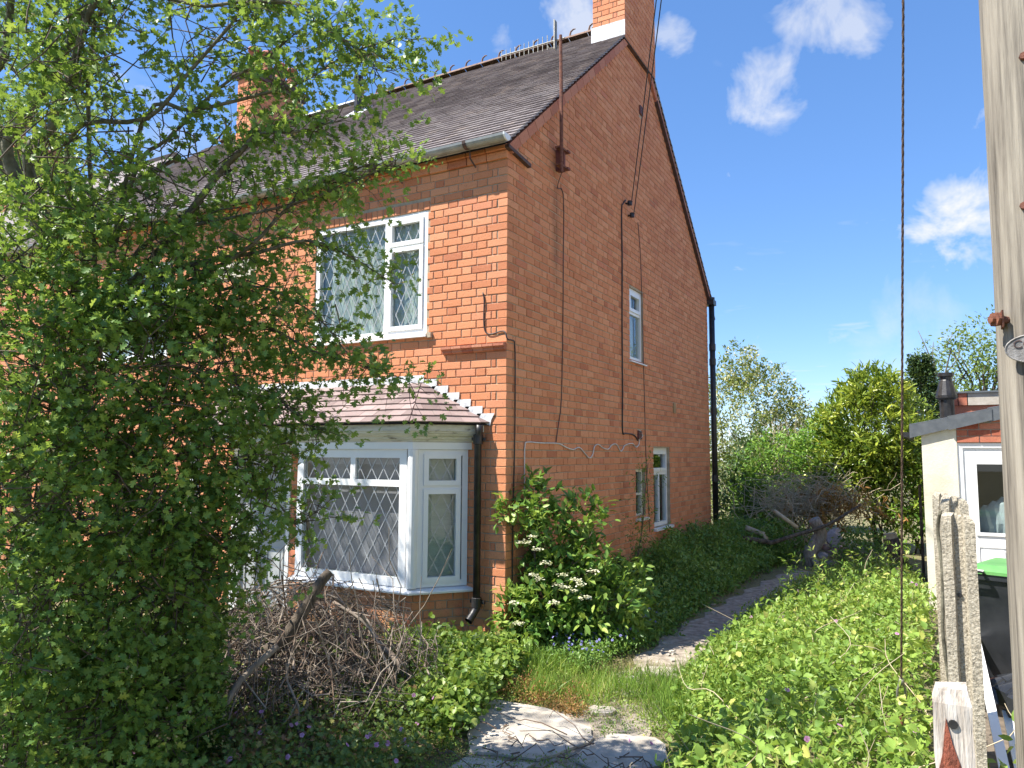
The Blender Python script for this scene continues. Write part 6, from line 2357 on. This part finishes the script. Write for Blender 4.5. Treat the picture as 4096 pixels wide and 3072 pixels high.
# dead brush heap with brown laurel leaves
dh = empty('dead_brush_heap', (1.75, 8.3, 0), 'heap of pale dead twigs with hanging brown leaves at the end of the path', 'brush heap')
tw = []
for i in range(520):
    c_ = v3((1.5 + rng.normal() * .40, 8.3 + rng.normal() * .3, abs(rng.normal() * .30) + .72))
    d_ = rng.normal(size=3) * v3((1, .6, .55))
    d_ = unit(d_) * rng.uniform(.15, .5)
    tw.append((wander(c_ - d_, c_ + d_, 4, .1), .0055, .002))
for i in range(26):
    c_ = v3((1.3 + rng.normal() * .3, 8.2 + rng.normal() * .2, .2))
    tw.append((wander(c_, c_ + v3((rng.normal() * .5, rng.normal() * .2, rng.uniform(.5, 1.2))), 5, .07), .012, .004))
twig_mesh('twigs', tw, M['straw'], dh, 4, kind='stuff')
kq = 130
P, D, Nn, S, T = sprigs(np.stack([2.02 + rng.normal(size=kq) * .33, 8.1 + rng.normal(size=kq) * .22, .95 + rng.normal(size=kq) * .18], 1), rng.normal(size=(kq, 3)) * .4 + np.array((.2, -.2, -.9)), .14, 8, .105, .035, .2, 1.2)
leafcloud('dead_leaves', T_LONG, P, D, Nn, S, T, M['brownleaf'], dh, kind='stuff')
MB().tube(smooth_path([at(1606, 1163, 11.6), at(1655, 1170, 11.6), at(1668, 1172, 11.6), at(1720, 1155, 11.7), at(1785, 1135, 11.9), at(1860, 1090, 12.2)], 4), np.linspace(.045, .02, 21), 8).build('fallen_limb', M['bark'], smooth=True,
    label='dark fallen limb slanting across the dead brush heap', category='branch')
MB().tube([at(1672, 1103, 11.8), at(1722, 1140, 11.7)], [.03, .034], 8).build('pale_stick', M['straw'], smooth=True, label='short pale barkless stick on the left of the dead brush heap', category='stick')
MB().tube([at(1610, 1140, 12.0), at(1650, 1155, 11.9), at(1655, 1165, 11.8)], [.045, .045, .04], 8).build('pale_log', M['straw'], smooth=True, label='short pale log end left of the fallen limb', category='log')
# stumps
st_ = smooth_path([at(1752, 1243, 11.95), at(1752, 1215, 11.95), at(1748, 1195, 11.95), at(1764, 1172, 12.0), at(1772, 1150, 12.0), at(1758, 1122, 12.0)], 4)
stp = empty('gnarled_stump', tuple(v3((st_[0][0], st_[0][1], 0))), 'gnarled pale tree stump standing at the end of the track', 'stump')
MB().tube([v3((st_[0][0], st_[0][1], -.02))] + st_, np.concatenate([[.15], np.linspace(.125, .095, len(st_))]), 12).build('trunk', M['stump'], stp, smooth=True)
MB().tube([at(1752, 1200, 11.9), at(1766, 1225, 11.75), at(1778, 1245, 11.6)], [.07, .05, .03], 8).build('root', M['stump'], stp, smooth=True)
c_ = v3((2.98, 6.75, 0))
stp2 = empty('cut_stump', tuple(c_), 'cut leaning stump with pale sawn top near the outbuilding', 'stump')
MB().tube([c_, c_ + v3((-.06, 0, .28)), c_ + v3((-.12, 0, .52))], [.15, .12, .11], 12).build('trunk', M['bark'], stp2, smooth=True)
MB().tube([c_ + v3((-.12, 0, .52)), c_ + v3((-.13, 0, .60))], [.105, .085], 12).build('sawn_top', M['straw'], stp2)
MB().tube([v3((2.7, 6.6, 0)), v3((2.7, 6.6, .10)), v3((2.7, 6.6, .24))], [.26, .22, .05], 12).build('chip_heap', M['chips'], smooth=True, label='small heap of orange wood chips beside the cut stump', category='heap')


def rock(name, c, r, mat, label, group):
    V = []
    for i in range(12):
        z = 1 - 2 * (i + .5) / 12
        a = i * 2.4
        q_ = math.sqrt(1 - z * z)
        V.append(v3(c) + v3((q_ * math.cos(a) * r[0], q_ * math.sin(a) * r[1], z * r[2])) * random.uniform(.8, 1.15))
    b_ = bmesh.new()
    for v in V:
        b_.verts.new(v)
    bmesh.ops.convex_hull(b_, input=b_.verts)
    me_ = bpy.data.meshes.new(name)
    b_.to_mesh(me_)
    b_.free()
    obj(name, me_, M[mat], label=label, category='rubble', group=group)


rock('rubble_block', at(1803, 1164, 12.1), (.16, .12, .20), 'rubblepale', 'largest pale pinkish lump topping the rubble heap by the stump', 'rubble heap by the stump')
for i, (px, py, sx, sz, mt) in enumerate(((1782, 1182, .11, .06, 'rubble'), (1808, 1180, .12, .05, 'rubblepale'), (1800, 1192, .12, .055, 'rubble'), (1826, 1190, .10, .06, 'rubble'), (1778, 1200, .10, .07, 'rubblepale'),
                                         (1812, 1204, .13, .055, 'rubble'), (1796, 1216, .12, .05, 'rubblepale'), (1828, 1212, .10, .05, 'rubble'), (1790, 1232, .12, .05, 'rubble'), (1822, 1230, .12, .05, 'rubblepale'))):
    rock('rubble_brick', at(px, py, 12.0 + random.uniform(-.1, .1)), (sx, .1, sz), mt, 'broken brick in the rubble heap behind the gnarled stump', 'broken bricks in the rubble heap')
MB().tube([at(1790, 1228, 11.6), at(1875, 1258, 11.2)], .012, 6).build('white_pipe', M['upvc'], label='thin white pipe lying before the rubble heap', category='pipe')
MB().tube([at(1938, 1140, 9.6) * v3((1, 1, 0)), at(1938, 1225, 9.6)], [.035, .03], 7).build('stub_post', M['straw'], label='short pale stub post in the nettles left of the stay wire', category='post')
